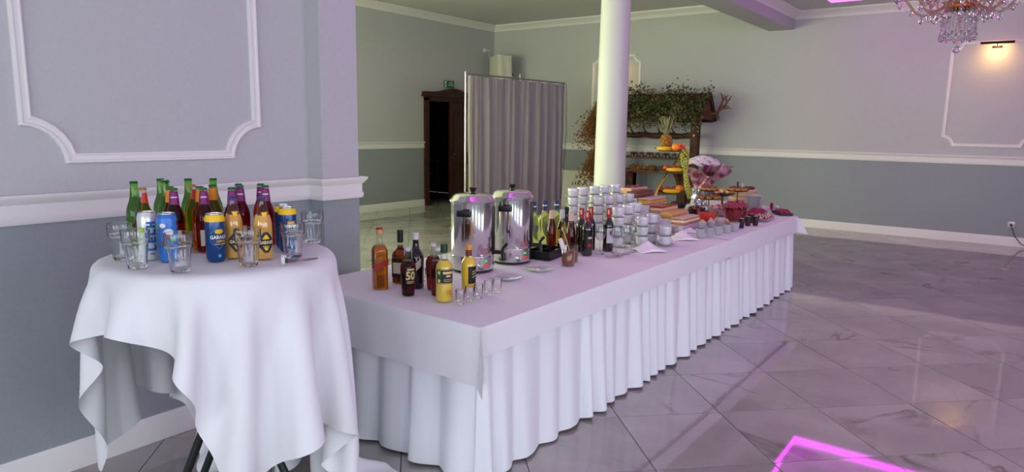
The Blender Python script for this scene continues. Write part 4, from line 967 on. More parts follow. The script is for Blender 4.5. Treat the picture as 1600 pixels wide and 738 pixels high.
for px_, py_, y_, lay, lb, top in (
    (1068, 352, 2.25, [('pastry_base', .016, M_PUFF), ('cream_layer', .018, M_CREAMF), ('pastry_top', .014, M_PUFF), ('sugar_dusting', .006, M_SUGAR)], 'cream slice dusted with icing sugar beside the watermelon', None),
    (1050, 342, 2.38, [('pastry_base', .014, M_PUFF), ('cream_layer', .016, mat('caramel_cream', 'c99a5c', .6)), ('pastry_top', .020, mat('golden_pastry', 'c98f52', .7, noise=(40, 'e0b884'), bump=(80, .4)))], 'golden flaky cake slab with caramel cream', None),
    (1034, 333, 2.505, [('sponge', .014, M_SPONGE), ('cream_layer', .026, mat('beige_cream', 'd9b896', .6)), ('jelly_top', .012, M_JELLY)], 'cream cake slab with dark red jelly top', None),
    (1015, 320, 2.635, [('sponge', .014, M_SPONGE), ('custard', .014, mat('custard', 'dba63a', .6)), ('pastry', .012, M_PUFF), ('icing', .012, mat('pale_pink_icing', 'dcbcc2', .6, noise=(50, 'c896a0')))], 'layered yellow cake slab under pale pink icing', None),
    (996, 309, 2.765, [('sponge', .02, M_CHOC), ('cream_layer', .012, mat('cocoa_cream', '8a5548', .6)), ('cocoa_top', .016, M_CHOC)], 'long brown chocolate cake slab below the pink cake', None),
    (986, 303, 2.895, [('sponge', .036, mat('light_sponge', 'dfb878', .8, noise=(60, 'c99a58'))), ('icing', .012, M_PINK)], 'tall pale sponge cake with pink icing and chocolate crumbs', lambda t, z, L, W: crumbs(t, z, L, W))):
    P0 = at(px_, py_, 1, y_); r_ = riser(P0.x-.015, y_-.004, SL+.04, .124, P0.z-.006, 'cloth covered riser under '+' '.join(lb.split()[:6]))
    g = MB(); g.rbox((SL/2, .057, .003), (SL+.015, .118, .005), .0015, seg=1); tr = g.build('cake_board', M_SILVERTRAY if y_ < 2.7 else M_BLACK, None, False); tr.location = (P0.x, y_, P0.z-.006); tag(tr, 'flat serving board under '+' '.join(lb.split()[:6]), 'board', 'boards under the cake slabs')
    slab((P0.x, y_, P0.z), SL, .112, lay, 'cake_slab', lb, 'cake slabs on risers', top)
# fruit stand: brass S stem with three plates
FX, FY = 6.30, 2.765; Zp = (.985, 1.195, 1.395)
t = thing('fruit_stand', 'curved brass stand with three dark plates of fruit', 'stand', (FX, FY, BZ))
g = MB(); pts = []
for k in range(25):
    u = k/24; pts.append((-.02-.10*sin(u*pi*1.25+.5)+.05*u, .03+.07*sin(u*pi*1.25+.5), .01+u*(Zp[2]-BZ-.012)))
g.tube(pts, .011, 10); g.build('stem', M_BRASS, t)
g = MB(); g.lathe([(.13, 0), (.13, .008), (.02, .012)], 28); g.build('base', M_BRASS, t)
for z in Zp: g = MB(); g.lathe([(.03, z-BZ-.012), (.12, z-BZ-.008), (.135, z-BZ-.003), (.135, z-BZ), (.12, z-BZ-.004), (.03, z-BZ-.006)], 32); g.build('plate', mat('dark_wood_plate', '3b2a1f', .4), t)
for z in Zp[:2]: g = MB(); i = min(range(25), key=lambda k: abs(pts[k][2]-(z-BZ-.01))); g.tube([pts[i], (0, 0, z-BZ-.014)], .008, 8); g.build('arm', M_BRASS, t)
M_ORG = mat('orange_peel', 'ee8311', .45, bump=(160, .2)); M_APPLE = mat('red_apple', 'a3201c', .3, noise=(20, 'c8552a')); M_BAN = mat('banana_peel', 'e6b91b', .45, noise=(14, 'd9a414')); M_PLUMF = mat('dark_plum', '3a1622', .3); M_STEM = mat('fruit_stalk', '4a3620', .8)
def mk_round(name, label, m_, r, sq=.92):
    def f():
        t = thing(name, label, 'fruit'); g = MB(); g.lathe([(.002, r*.12)]+[(r*cos(a_)*(1 if a_ < 1.2 else .98), r*sq*(1+sin(a_))) for a_ in [(-pi/2+.25)+k*(pi-.5)/11 for k in range(12)]]+[(.003, r*sq*1.82)], 20); g.build('flesh', m_, t)
        g = MB(); g.tube([(0, 0, r*sq*1.8), (.003, 0, r*sq*2.15)], .0022, 6); g.build('stalk', M_STEM, t); return t
    return f
def mk_banana():
    t = thing('banana', 'x', 'fruit'); g = MB(); n = 12; P = [(.10*sin((k/n-.5)*1.9), .10*(1-cos((k/n-.5)*1.9)), .02) for k in range(n+1)]
    R = [.006, .012, .0165, .0185, .0195, .02, .02, .02, .0195, .0185, .016, .011, .005]; g.tube(P, R, 8); g.build('peel', M_BAN, t)
    g = MB(); g.tube([P[0], (P[0][0]-.016, P[0][1]+.012, .024)], [.006, .005], 6); g.build('stalk', M_STEM, t); return t
vis = Vector((sin(YAW), -cos(YAW), 0)); nr = Vector((-cos(YAW), -sin(YAW), 0))         # across the view, towards the viewer
def onp(z, a_, b_): return Vector((FX, FY, z+.0005))+vis*a_+nr*b_
rb = atan2(vis.y, vis.x)
for z, a_, b_, lb in ((Zp[2], -.075, .045, 'banana on the top plate beside the pineapple'), (Zp[1], .02, .085, 'banana along the rim of the middle fruit plate'), (Zp[0], .0, .085, 'banana along the rim of the lowest fruit plate'), (Zp[0], .005, .035, 'banana lying behind the front banana on the lowest plate')):
    place('banana', mk_banana, onp(z, a_, b_+.012), rb, lb, 'bananas on the fruit stand')
place('orange_fruit', mk_round('orange', 'x', M_ORG, .04), onp(Zp[2], .012, .092), 0, 'bright orange in front of the pineapple', 'oranges on the fruit stand')
place('orange_fruit', mk_round('orange', 'x', M_ORG, .04), onp(Zp[2], .088, .0), 0, 'orange on the top plate behind the grapes', 'oranges on the fruit stand')
place('orange_fruit', mk_round('orange', 'x', M_ORG, .04), onp(Zp[0], .095, -.02), 0, 'orange at the end of the lowest fruit plate', 'oranges on the fruit stand')
place('apple', mk_round('apple', 'x', M_APPLE, .033), onp(Zp[2], .06, .085), 0, 'red apple on the top plate next to the orange', 'apples on the fruit stand')
for a_, b_ in ((-.045, -.01), (.035, -.01)): place('apple', mk_round('apple', 'x', M_APPLE, .033), onp(Zp[1], a_, b_), 0, 'red apple behind the banana on the middle plate', 'apples on the fruit stand')
for a_, b_ in ((-.095, -.03), (-.02, -.055), (.05, -.06)): place('apple', mk_round('apple', 'x', M_APPLE, .033), onp(Zp[0], a_, b_), 0, 'red apple behind the bananas on the lowest plate', 'apples on the fruit stand')
place('plum', mk_round('plum', 'x', M_PLUMF, .027), onp(Zp[2], .055, -.035), 0, 'dark plum behind the apple on the top plate', 'plums on the fruit stand')
place('plum', mk_round('plum', 'x', M_PLUMF, .027), onp(Zp[1], .095, .02), 0, 'dark plum at the end of the middle plate', 'plums on the fruit stand')
place('pear', mk_round('pear', 'x', mat('green_pear', '8b8f35', .4), .032, 1.25), onp(Zp[1], .075, -.045), 0, 'green pear on the middle fruit plate')
# pineapple
p = onp(Zp[2], -.055, -.04); t = thing('pineapple', 'ripe pineapple with grey green leaf crown on top of fruit stand', 'pineapple', p)
g = MB(); ROW, NC = 15, 22; V = []
for i in range(ROW+1):
    for j in range(NC):
        u = i/ROW; r = .058*(sin(min(u*1.15+.22, 1)*pi*.5)**.6)*(1-.35*max(0, u-.7)/.3); bump_ = .005*((i+j) % 2); a_ = 2*pi*j/NC+i*.11; V.append(((r+bump_)*cos(a_), (r+bump_)*sin(a_), .15*u))
g.add(V, [(i*NC+j, i*NC+(j+1) % NC, (i+1)*NC+(j+1) % NC, (i+1)*NC+j) for i in range(ROW) for j in range(NC)]+[tuple(range(NC))[::-1], tuple(ROW*NC+j for j in range(NC))])
g.build('body', mat('pineapple_skin', '6b431a', .6, noise=(55, 'b07a2a', .08)), t, False)
lm = MB(); n = 7; lm.add([q for k in range(n) for q in ((-.011*(1-k/(n-1))**.7, .0, .03*k-.0*k), (0, .004, .03*k), (.011*(1-k/(n-1))**.7, 0, .03*k))], [(k*3+c_, k*3+c_+1, (k+1)*3+c_+1, (k+1)*3+c_) for k in range(n-1) for c_ in (0, 1)])
lmesh = lm.mesh('leaf', mat('pineapple_leaf', '6d7450', .5, noise=(20, '8f8a55')))
for k in range(34):
    o = link('leaf', lmesh, t); a_ = k*2.4; tilt = .08+.62*(1-k/34)**1.2; o.location = (.014*cos(a_)*(1-k/50), .014*sin(a_)*(1-k/50), .145+.055*k/34); o.rotation_euler = (-tilt, 0, a_-pi/2); s = .62+.3*sin(k/34*pi); o.scale = (s*1.1, s*1.1, s)
# grapes cascading from the top plate
def mk_grapes(name, label, col, top, n, length, fan):
    t = thing(name, label, 'grapes', top); rr = random.Random(n); g = MB(); g.sphere((0, 0, 0), .0125, 10, 7, (1, 1, 1.12)); gm = g.mesh('grape', mat(name+'_skin', col, .25, coat=.2, noise=(15, 'b4b24a')))
    g = MB(); st = [(vis*(fan*u*u)+nr*.01+Vector((0, 0, .015-length*u))) for u in [k/8 for k in range(9)]]; g.tube(st, .003, 6); g.build('stalk', M_STEM, t)
    for k in range(n):
        u = k/n; c_ = vis*(fan*u*u)+Vector((0, 0, -length*u)); w = .034*(1-.55*u)*(0.8+.3*sin(u*9)); a_ = k*2.4; o = link('grape', gm, t); o.location = c_+vis*(w*cos(a_))+nr*(w*.8*sin(a_)+.02)+Vector((0, 0, rr.uniform(-.006, .006)))
    return t
mk_grapes('green_grapes', 'long bunch of green grapes hanging from the fruit stand', '7d832c', onp(Zp[2]+.012, .10, .075), 110, .46, .07)
# bouquet in pink foil
bq = at(1090, 300, 0, 6.75); p = Vector((7.48, 2.93, BZ)); t = thing('flower_bouquet', 'white flower bouquet wrapped in shiny pink and silver foil', 'bouquet', p)
g = MB(); rr = random.Random(8)
def wrapf(u, v):
    a_ = 2*pi*u; r = .05+.11*v**1.3+(.03*v*sin(a_*5+1)+.02*v*sin(a_*9)); z = .16+.20*v+.05*v*v*sin(a_*3+.6)
    return (r*cos(a_)+.05*v, r*sin(a_)-.03*v, z+.03*v*cos(a_*4))
g.grid(wrapf, 48, 9, True); o = g.build('foil_wrap', mat('pink_foil', 'c79aa8', .25, .55, noise=(14, '84465a', .1)), t, False, solid=.0015)
g = MB(); g.grid(lambda u, v: ((.045+.03*abs(v-.55)+.012*sin(2*pi*u*7+3*v))*cos(2*pi*u), (.045+.03*abs(v-.55)+.012*sin(2*pi*u*7+3*v))*sin(2*pi*u), .005+.17*v), 40, 7, True); g.build('silver_base', mat('silver_foil', 'b8b4c4', .18, .9), t, False, solid=.0015)
for k in range(3):
    a_ = (-.9, -.35, 2.4)[k]; g = MB(); b0 = Vector((.13*cos(a_)+.03, .13*sin(a_), .33)); d_ = Vector((cos(a_), sin(a_), .45))*.15; s_ = Vector((-sin(a_), cos(a_), 0))*.06
    g.add([b0-s_, b0+s_, b0+d_, b0+d_*.5-s_*.4+Vector((0, 0, .03)), b0+d_*.5+s_*.4], [(0, 3, 2, 4, 1)]); g.build('paper_point', mat('mauve_paper', '8d6674', .4), t, False, solid=.0015)
fm = MB()
for k in range(9):
    a_ = 2*pi*k/9
    for q in range(2): fm.sphere((.020*cos(a_+q*.35)*(1-.4*q), .020*sin(a_+q*.35)*(1-.4*q), .006+.010*q), .0125, 6, 4, (1, 1, .6))
fm.sphere((0, 0, .014), .012, 8, 5); fme = fm.mesh('bloom', mat('white_petals', 'e8e2ea', .6, noise=(30, 'd9c3d4')))
for k in range(19):
    a_ = k*2.4; r = .027*sqrt(k); o = link('bloom', fme, t); o.location = (r*cos(a_)+.03, r*sin(a_)+.0, .40+.06*(1-(r/.12)**2)); o.rotation_euler = (rr.uniform(-.4, .4), rr.uniform(-.4, .4), a_); o.scale = (1.7, 1.7, 1.5)
t.scale = (1.35, 1.35, 1.12)
# watermelon wedge
p = at(1104, 346, 2, BZ); t = thing('watermelon_wedge', 'cut watermelon wedge with red flesh and dark green rind', 'watermelon', p, radians(20))
g = MB(); n = 12; arc = [(.085*cos(pi+pi*k/n), .085*sin(pi+pi*k/n)+.085) for k in range(n+1)]; g.prism(arc, -.05, .05, lambda x, y, z: (z, x, y)); g.build('flesh', mat('melon_flesh', 'c22018', .3, noise=(30, 'd63a2a')), t, False)
g = MB(); V = []; 
for xx in (-.051, .051):
    for r in (.0855, .096): V += [(xx, r*cos(pi+pi*k/n), r*sin(pi+pi*k/n)+.096) for k in range(n+1)]
m_ = n+1; Fc = []
for k in range(n): Fc += [(k, k+1, m_+k+1, m_+k), (2*m_+k, 3*m_+k, 3*m_+k+1, 2*m_+k+1), (m_+k, m_+k+1, 3*m_+k+1, 3*m_+k), (k, 2*m_+k, 2*m_+k+1, k+1)]
g.add(V, Fc); g.build('rind', mat('melon_rind', '16351d', .4, noise=(18, '2e5a2c', .1)), t)
# glass bowl of red jelly and berries
M_BERRYR = mat('red_berry', '8c1020', .2, coat=.5, noise=(30, '5c0a16'))
def bowl_of(p, r, h, label, m_, n, s, glass, name='glass_bowl', rot=0):
    t = thing(name, label, 'bowl', p, rot); g = MB(); g.lathe([(r*.62, 0), (r*.7, .002), (r*.92, h*.5), (r, h), (r*.985, h+.001), (r*.9, h*.5), (r*.66, .008), (r*.2, .007)], 32); g.build('bowl', glass, t)
    rr = random.Random(int(r*1e4)+n); g = MB(); g.lathe([(r*.6, .009), (r*.85, h*.5), (r*.9, h*.8), (r*.5, h*.9), (.004, h*.93)], 24); fill = g.build('filling', m_[0], t)
    g = MB(); g.sphere((0, 0, 0), s, 8, 6); ms = [g.mesh('piece', q) for q in m_]
    for k in range(n):
        q = sqrt((k+.5)/n)*r*.86; a_ = k*2.4; o = link('piece', ms[k % len(ms)], fill); o.location = (q*cos(a_), q*sin(a_), h*.86+.02*(1-q/r)+rr.uniform(0, s*.5)); k2 = rr.uniform(.8, 1.25); o.scale = (k2, k2, k2*rr.uniform(.7, 1))
    return t
p = Vector((6.38, 2.14, BZ)); bowl_of(p, .122, .15, 'large glass bowl heaped with dark red jelly pieces', [M_JELLY, M_BERRYR], 60, .02, M_GLASS)
for x, y, h, r, lb, ms, gl in ((6.70, 2.40, .085, .12, 'wide bowl of pink and cream sweets behind the red jelly bowl', [mat('pale_pink_sweet', 'd9a9a6', .6), mat('rose_sweet', 'b4566a', .6), M_CREAMF], M_GLASS), (6.46, 2.55, .08, .085, 'dark bowl of mixed berries beside the grapes', [M_PLUMF, mat('orange_berry', 'c2502a', .4), M_PLUMF, M_BERRYR], M_BLACK), (6.95, 2.95, .06, .085, 'dark bowl of black plums behind the red topped cake', [M_PLUMF], M_BLACK), (7.22, 2.41, .085, .11, 'bowl of magenta sweets at the foot of the finial stand', [mat('magenta_sweet', 'b0286e', .5), mat('magenta_sweet2', 'c94f8a', .5)], M_GLASS)):
    bowl_of(Vector((x, y, BZ)), r, h, lb, ms, 34, .017, gl, 'fruit_bowl')
# plate of yellow fruit under the grapes
p = Vector((6.06, 2.66, BZ)); t = thing('serving_plate', 'white plate of yellow fruit chunks below the fruit stand', 'plate', p); g = MB(); g.lathe([(.06, 0), (.1, .006), (.115, .012), (.11, .014), (.06, .008), (.01, .007)], 28); g.build('dish', M_PORC, t)
g = MB(); g.rbox((0, 0, 0), (.03, .022, .018), .004); cm = g.mesh('fruit_chunk', mat('yellow_fruit', 'dba023', .4, noise=(40, 'c9661e')))
rr = random.Random(4)
for k in range(34): o = link('fruit_chunk', cm, t); q = .095*sqrt((k % 20+.5)/20); o.location = (q*cos(k*2.4), q*sin(k*2.4), .022+.016*(k//14)+.03*(1-q/.095)); o.rotation_euler = (rr.uniform(-.6, .6), rr.uniform(-.6, .6), k)
# dessert cups along the front
M_CUP = mat('pale_blue_cup', 'c3c6d2', .2, trans=.35); M_DARKCUP = mat('dark_dessert_cup', '2b1820', .2, coat=.4)
def mk_dcup(cupm, fillm, topm, swirl, name='dessert_cup', r=.039, h=.072):
    def f():
        t = thing(name, 'x', 'dessert'); g = MB(); g.lathe([(r*.66, 0), (r*.7, .001), (r, h), (r*.97, h+.0005), (r*.68, .004), (.004, .003)], 20); g.build('cup', cupm, t)
        g = MB(); g.lathe([(r*.66, .0045), (r*.94, h*.86), (r*.5, h*.9), (.003, h*.91)], 18); g.build('filling', fillm, t)
        g = MB()
        if swirl:
            for k in range(26): q = r*.72*(1-k/26); g.sphere((q*cos(k*.9), q*sin(k*.9), h*.92+.03*k/26), .011*(1-.5*k/26), 6, 4)
        else: g.lathe([(r*.9, h*.88), (r*.86, h*.96), (r*.4, h*1.02), (.003, h*1.03)], 16)
        g.build('topping', topm, t); return t
    return f
M_MOUSSE = mat('pink_mousse', 'c99a9a', .6); M_WHIP = mat('whipped_cream', 'dbc0b4', .6, noise=(60, 'b98a78'))
for x, y in ((1094, 371), (1108, 369), (1122, 366.5), (1136, 364), (1148, 361)):
    p = at(x, y, 2, BZ); place('dcup_red', mk_dcup(M_CUP, M_MOUSSE, mat('dark_red_glaze', '5c1822', .25), False), p, 0, 'pale cup of dessert with dark red glaze at the table edge', 'glazed dessert cups')
for x, y in ((1097, 361), (1111, 359.5), (1125, 357)):
    p = at(x, y, 2, BZ); place('dcup_whip', mk_dcup(M_CUP, M_MOUSSE, M_WHIP, True), p, 0, 'pale dessert cup topped with a swirl of whipped cream', 'whipped cream dessert cups')
for x, y in ((1158, 356.5), (1168, 353), (1180, 352.5), (1173.5, 348.5)):
    p = at(x, y, 2, BZ); place('dcup_dark', mk_dcup(M_DARKCUP, M_CHOC, mat('caramel_top', 'b98a6a', .5, noise=(50, 'e0cdb8')), False, 'dessert_cup', .031, .085), p, 0, 'dark tall dessert cup beside the canape tray', 'dark dessert cups')
# trays of canapes and cold cuts
def tray(p, L, Wd, rz, label, items, glass=M_SILVERTRAY):
    t = thing('serving_tray', label, 'tray', p, rz); g = MB(); g.rbox((0, 0, .003), (L, Wd, .005), .002, seg=1)
    for s in (-1, 1): g.rbox((0, s*Wd/2, .012), (L, .006, .024), .002, seg=1); g.rbox((s*L/2, 0, .012), (.006, Wd, .024), .002, seg=1)
    g.build('dish', glass, t, False); items(t, L, Wd); return t
canb = MB(); canb.rbox((0, 0, .010), (.036, .03, .02), .004); canb_me = canb.mesh('pastry', M_PUFF); cant = MB(); cant.sphere((0, 0, .026), .013, 8, 5, (1, 1, .8)); cant_me = [cant.mesh('berry', M_BERRYR), cant.mesh('cream_dot', mat('cream_dot', 'e8d6cc', .6))]
def canapes(T, L, Wd, nx, ny, grp, label):
    R = Matrix.Rotation(T.rotation_euler.z, 3, 'Z')
    for i in range(nx):
        for j in range(ny):
            def mk():
                c_ = thing('canape', label, 'canape'); link('pastry', canb_me, c_); return c_
            q = R @ Vector(((i+.5)/nx*(L-.03)-(L-.03)/2, (j+.5)/ny*(Wd-.02)-(Wd-.02)/2, .0062)); k = (i+j) % 2
            def mk2():
                c_ = mk(); c_['label'] = label+(' with a red berry', ' with a cream dot')[k]; link(('berry', 'cream_dot')[k], cant_me[k], c_); return c_
            place('canape%d' % k+grp, mk2, T.location+q, random.uniform(-.3, .3), None, grp)
tray(at(1187, 343, 2, BZ), .34, .2, radians(5), 'silver tray of small canapes at the table edge', lambda t, L, W: canapes(t, L, W, 7, 5, 'canapes on the silver tray', 'small pastry canape on the silver tray'))
tray(Vector((6.72, 2.2, BZ)), .24, .13, radians(4), 'small glass tray of canapes behind the silver canape tray', lambda t, L, W: canapes(t, L, W, 5, 3, 'canapes on the small tray', 'small pastry canape on the small glass tray'), M_GLASS)
def puff_plate(p, label, puffm, lab2, grp):
    t = thing('serving_plate', label, 'plate', p); g = MB(); g.lathe([(.06, 0), (.1, .006), (.12, .012), (.115, .014), (.06, .008), (.01, .007)], 28); g.build('dish', M_PORC, t)
    for k in range(14):
        def mk():
            c_ = thing('cream_puff', lab2, 'pastry'); g = MB(); g.lathe([(.012, 0), (.022, .004), (.025, .014), (.018, .022), (.004, .024)], 12); g.build('pastry', M_PUFF, c_)
            g = MB(); [g.sphere((.012*(1-q/9)*cos(q*1.1), .012*(1-q/9)*sin(q*1.1), .024+.002*q), .008*(1-.5*q/9), 6, 4) for q in range(9)]; g.build('cream', puffm, c_); return c_
        q = .09*sqrt((k+.4)/14); place('puff'+grp, mk, p+Vector((q*cos(k*2.4), q*sin(k*2.4), .0135)), k, None, grp)
puff_plate(Vector((6.03, 2.17, BZ)), 'white plate of cream puffs between dessert cups and jelly bowl', mat('ivory_cream', 'e0cdb6', .6), 'small cream puff on the plate by the dessert cups', 'cream puffs')
puff_plate(Vector((6.0, 2.42, BZ)), 'white plate of pink topped puffs beside the golden cake', mat('rose_cream', 'cf8f9c', .6), 'small pink topped puff on the plate beside the golden cake', 'pink puffs')
def cuts(col, n, seed):
    def f(t, L, Wd):
        rr = random.Random(seed); g = MB(); g.lathe([(.004, 0), (.045, .002), (.05, .006), (.02, .009), (.004, .009)], 12); me_ = g.mesh('slice', mat('cold_cut_'+col, col, .4, noise=(40, '7c1a22')))
        for k in range(n):
            o = link('slice', me_, t); o.location = ((k % 8+.5)/8*(L-.08)-(L-.08)/2, ((k//8)-.5)*Wd*.42, .016+.006*(k % 3)); o.rotation_euler = (.2, -.5, rr.uniform(-.4, .4)); o.scale = (.9, .8, 1)
    return f
tray(Vector((7.05, 2.15, BZ)), .42, .16, radians(8), 'tray of overlapping dark red slices behind the canape tray', cuts('a8222c', 16, 1))
tray(Vector((7.27, 1.95, BZ)), .24, .13, radians(35), 'small dark tray of red slices next to the pink napkins', cuts('93202a', 12, 2), M_BLACK)
# pink napkin fan on a plate at the far corner
p = Vector((7.58, 2.15, BZ)); t = thing('napkin_fan', 'fan of magenta and white napkins at the table corner', 'napkins', p, radians(200))
g = MB(); n = 26; g.add([(0, .0, .004)]+[(.15*cos(pi*k/n)*(1 if k % 2 else .93), .02*(k % 2)-.01, .004+.075*sin(pi*k/n)) for k in range(n+1)], [(0, k+1, k+2) for k in range(n)]); g.build('magenta_fan', mat('magenta_paper', 'a8285c', .7), t, False, solid=.004)
g = MB(); g.add([(0, .03, .003)]+[(.12*cos(pi*k/n)*(1 if k % 2 else .93), .05+.02*(k % 2), .003+.045*sin(pi*k/n)) for k in range(n+1)], [(0, k+1, k+2) for k in range(n)]); g.build('white_fan', M_NAP, t, False, solid=.004)
plate_stack(1177, 327, 20, .09, 'white dinner plate in the tall stack by the layer cake', 'tall stack of plates', BZ)
plate_stack(1231, 332, 1, .06, 'single white plate at the slanting far table edge', 'plate by the napkins', BZ)
# tall layer cake with berries
p = at(1163, 322, 2, BZ)+Vector((.1, .06, 0)); t = thing('layer_cake', 'tall pale layer cake with dark berries and candles', 'cake', p)
for k in range(4):
    g = MB(); r = .15; g.lathe([(r, .046*k), (r, .046*k+.03)], 32); g.build('sponge_layer', mat('pale_sponge', 'cfae86', .8, noise=(60, 'b48c5e')), t)
    g = MB(); g.lathe([(r-.004, .046*k+.0305), (r+.002, .046*k+.038), (r-.004, .0455*k+.0455)], 32); g.build('cream_layer', M_CREAMF, t)
g = MB(); g.sphere((0, 0, 0), .018, 8, 6); bm_ = g.mesh('berry', mat('cake_berry', '6a1f1c', .3))
for k in range(14): o = link('berry', bm_, t); a_ = 2*pi*k/14; o.location = (.11*cos(a_), .11*sin(a_), .196)
for k in range(2): g = MB(); g.tube([(-.05+.03*k, .0, .18), (-.05+.03*k, 0, .25)], .004, 8); g.build('candle', M_PORC, t)
# two tier stands
def tier_stand(p, h, plates, label, itemlab, finial):
    t = thing('tier_stand', label, 'stand', p); g = MB(); g.lathe([(.05, 0), (.05, .006), (.008, .012), (.005, .03), (.005, h), (.004, h+.01)], 16); g.build('stem', M_BRONZE, t)
    for z, r in plates: g = MB(); g.lathe([(.008, z-.006), (r*.9, z-.005), (r, z+.004), (r*.98, z+.005), (r*.88, z), (.008, z-.001)], 28); g.build('plate', M_BRONZE, t)
    g = MB(); g.tube([(.014*sin(pi*k/10)*s, 0, h+.004+.045*k/10) for s in (1,) for k in range(11)], .003, 6); g.tube([(-.014*sin(pi*k/10), 0, h+.004+.045*k/10) for k in range(11)], .003, 6); g.tube([(0, .014*sin(pi*k/10), h+.004+.045*k/10) for k in range(11)], .003, 6); g.build('finial', finial, t)
    for z, r in plates:
        for k in range(9):
            def mk():
                c_ = thing('tartlet', itemlab, 'tartlet'); g = MB(); g.lathe([(.02, 0), (.022, .001), (.029, .018), (.024, .02), (.012, .026), (.003, .028)], 14); g.build('crust', M_PUFF, c_); link('berry', cant_me[0], c_); return c_
            a_ = 2*pi*k/9; q = (r-.036); place('tart'+itemlab, mk, p+Vector((q*cos(a_), q*sin(a_), z+.0012)), 0, None, itemlab+' set')
p = at(1107, 322, 0, 6.95); p.z = BZ; tier_stand(p, .265, ((.14, .14), (.225, .105)), 'two tier stand of tartlets beside the bouquet', 'small berry tartlet on the stand by the bouquet', mat('pink_finial', 'b8707c', .4))
p = at(1151, 322, 0, 7.06); p.z = BZ; tier_stand(p, .275, ((.232, .115),), 'single tier stand with dark leaf shaped finial', 'small berry tartlet on the stand with dark finial', M_BRONZE)
# silver dish of rolls between the stands
p = Vector((7.42, 2.64, BZ)); t = thing('roll_dish', 'dark raised dish of small bread rolls between the two tier stands', 'dish', p)
g = MB(); g.lathe([(.06, 0), (.06, .006), (.012, .012), (.012, .12), (.11, .14), (.14, .165), (.135, .166), (.1, .148), (.01, .142)], 28); g.build('pedestal_dish', mat('plum_glaze', '3d1a2a', .3), t)
g = MB(); g.sphere((0, 0, 0), .028, 10, 6, (1.3, 1, .8)); rm = g.mesh('bread_roll', mat('bread_crust', 'c9935a', .6, noise=(30, 'dfb37e')))
for k in range(11): o = link('bread_roll', rm, t); q = .088*sqrt((k+.3)/11); o.location = (q*cos(k*2.4), q*sin(k*2.4), .178+.02*(1-q/.09)); o.rotation_euler = (0, 0, k)

# ------------------------------------------------------------------ curtain screen
P0 = Vector((8.17, 7.0, 0)); P1 = Vector((10.69, 6.84, 0)); dv = (P1-P0); LN = dv.length; dv.normalize(); nv = Vector((dv.y, -dv.x, 0)); CH = 2.4
t = thing('curtain_screen', 'freestanding mauve grey curtain screen on steel poles before the door', 'screen', P0, atan2(dv.y, dv.x))
def cf(u, v):
    w = (.030*sin(u*2*pi*9+2.6*sin(u*7)+.3*v)+.016*sin(u*2*pi*17+2*sin(u*13)-.5*v))*(.45+.55*min(1, (1-v)*4))+.010*sin(u*2*pi*46)*max(0, v-.8)*4; s = .02*(1-v)*sin(u*9)
    return (.09+u*(LN-.09)+s, -.02+w, .06+(CH-.03-.06)*v+.01*sin(u*40)*(v > .97))
g = MB(); g.grid(cf, 320, 14); g.build('curtain', M_CURT, t, True, 80)
g = MB(); g.grid(lambda u, v: (.0+.012*sin(6*v)+.12*u, -.03-.015*sin(u*5), .06+(CH-.09)*v), 6, 10); g.build('curtain_return', M_LINING, t)
g = MB(); g.tube([(-.02, 0, CH), (LN+.02, 0, CH)], .014, 10); g.build('top_rail', M_STEEL, t)
for x, y, z, nm in ((-.03, .0, CH+.03, 'pole'), (LN+.0, .02, CH+.02, 'pole'), (LN-.06, 1.0, CH+.2, 'pole')):
    g = MB(); g.tube([(x, y, 0), (x, y, z)], .017, 10); g.build(nm, M_STEEL, t); g = MB(); g.rbox((x, y, .006), (.35, .35, .012), .003, seg=1); g.build('foot_plate', M_STEEL, t, False)
g = MB(); g.tube([(LN-.02, -.06, CH-.02), (LN+.02, -.06, 1.5), (LN-.08, -.05, .3)], .005, 6); g.build('draw_cord', M_BLACK, t)
# speaker under a white cover in the corner
p = Vector((11.62, 9.02, 2.42)); t = thing('covered_speaker', 'wall speaker under a white fabric cover above the curtain', 'speaker', p, radians(-28))
g = MB()
def cov(u, v):
    a_ = 2*pi*u; e = 7; k = ((abs(cos(a_))**e+abs(sin(a_))**e)**(-1/e)); z = .64*v; f = 1+.02*sin(a_*6+3*v)*(v < .95); return (.17*k*cos(a_)*f, .26*k*sin(a_)*f+.015*v, z-.012*sin(a_*3)*v)
g.grid(cov, 64, 10, True); nb = len(g.v); g.add([cov(k/64, 1) for k in range(64)], [tuple(range(64))]); g.build('fabric_cover', mat('off_white_fabric', 'cfcbc2', .85, bump=(60, .2)), t, True, 60)
g = MB(); g.tube([(.1, 0, .3), (.3, .18, .3), (.42, .3, .3)], .02, 8); g.build('wall_bracket', M_BLACK, t)
p = at(757, 79, 1, YB); t = thing('wall_socket', 'small white wall socket with cable above the covered speaker', 'socket', p); g = MB(); g.rbox((0, -.012, 0), (.08, .024, .08), .004); g.build('plate', M_TRIM, t)
q = at(765, 90, 0, 11.5)-p; g = MB(); g.tube([(0, -.03, 0), (.08, -.1, .0), (q.x*.6, q.y*.6-.05, q.z*.5), tuple(q)], .009, 8); g.build('cable', mat('white_cable', 'd6d4cc', .5), t)
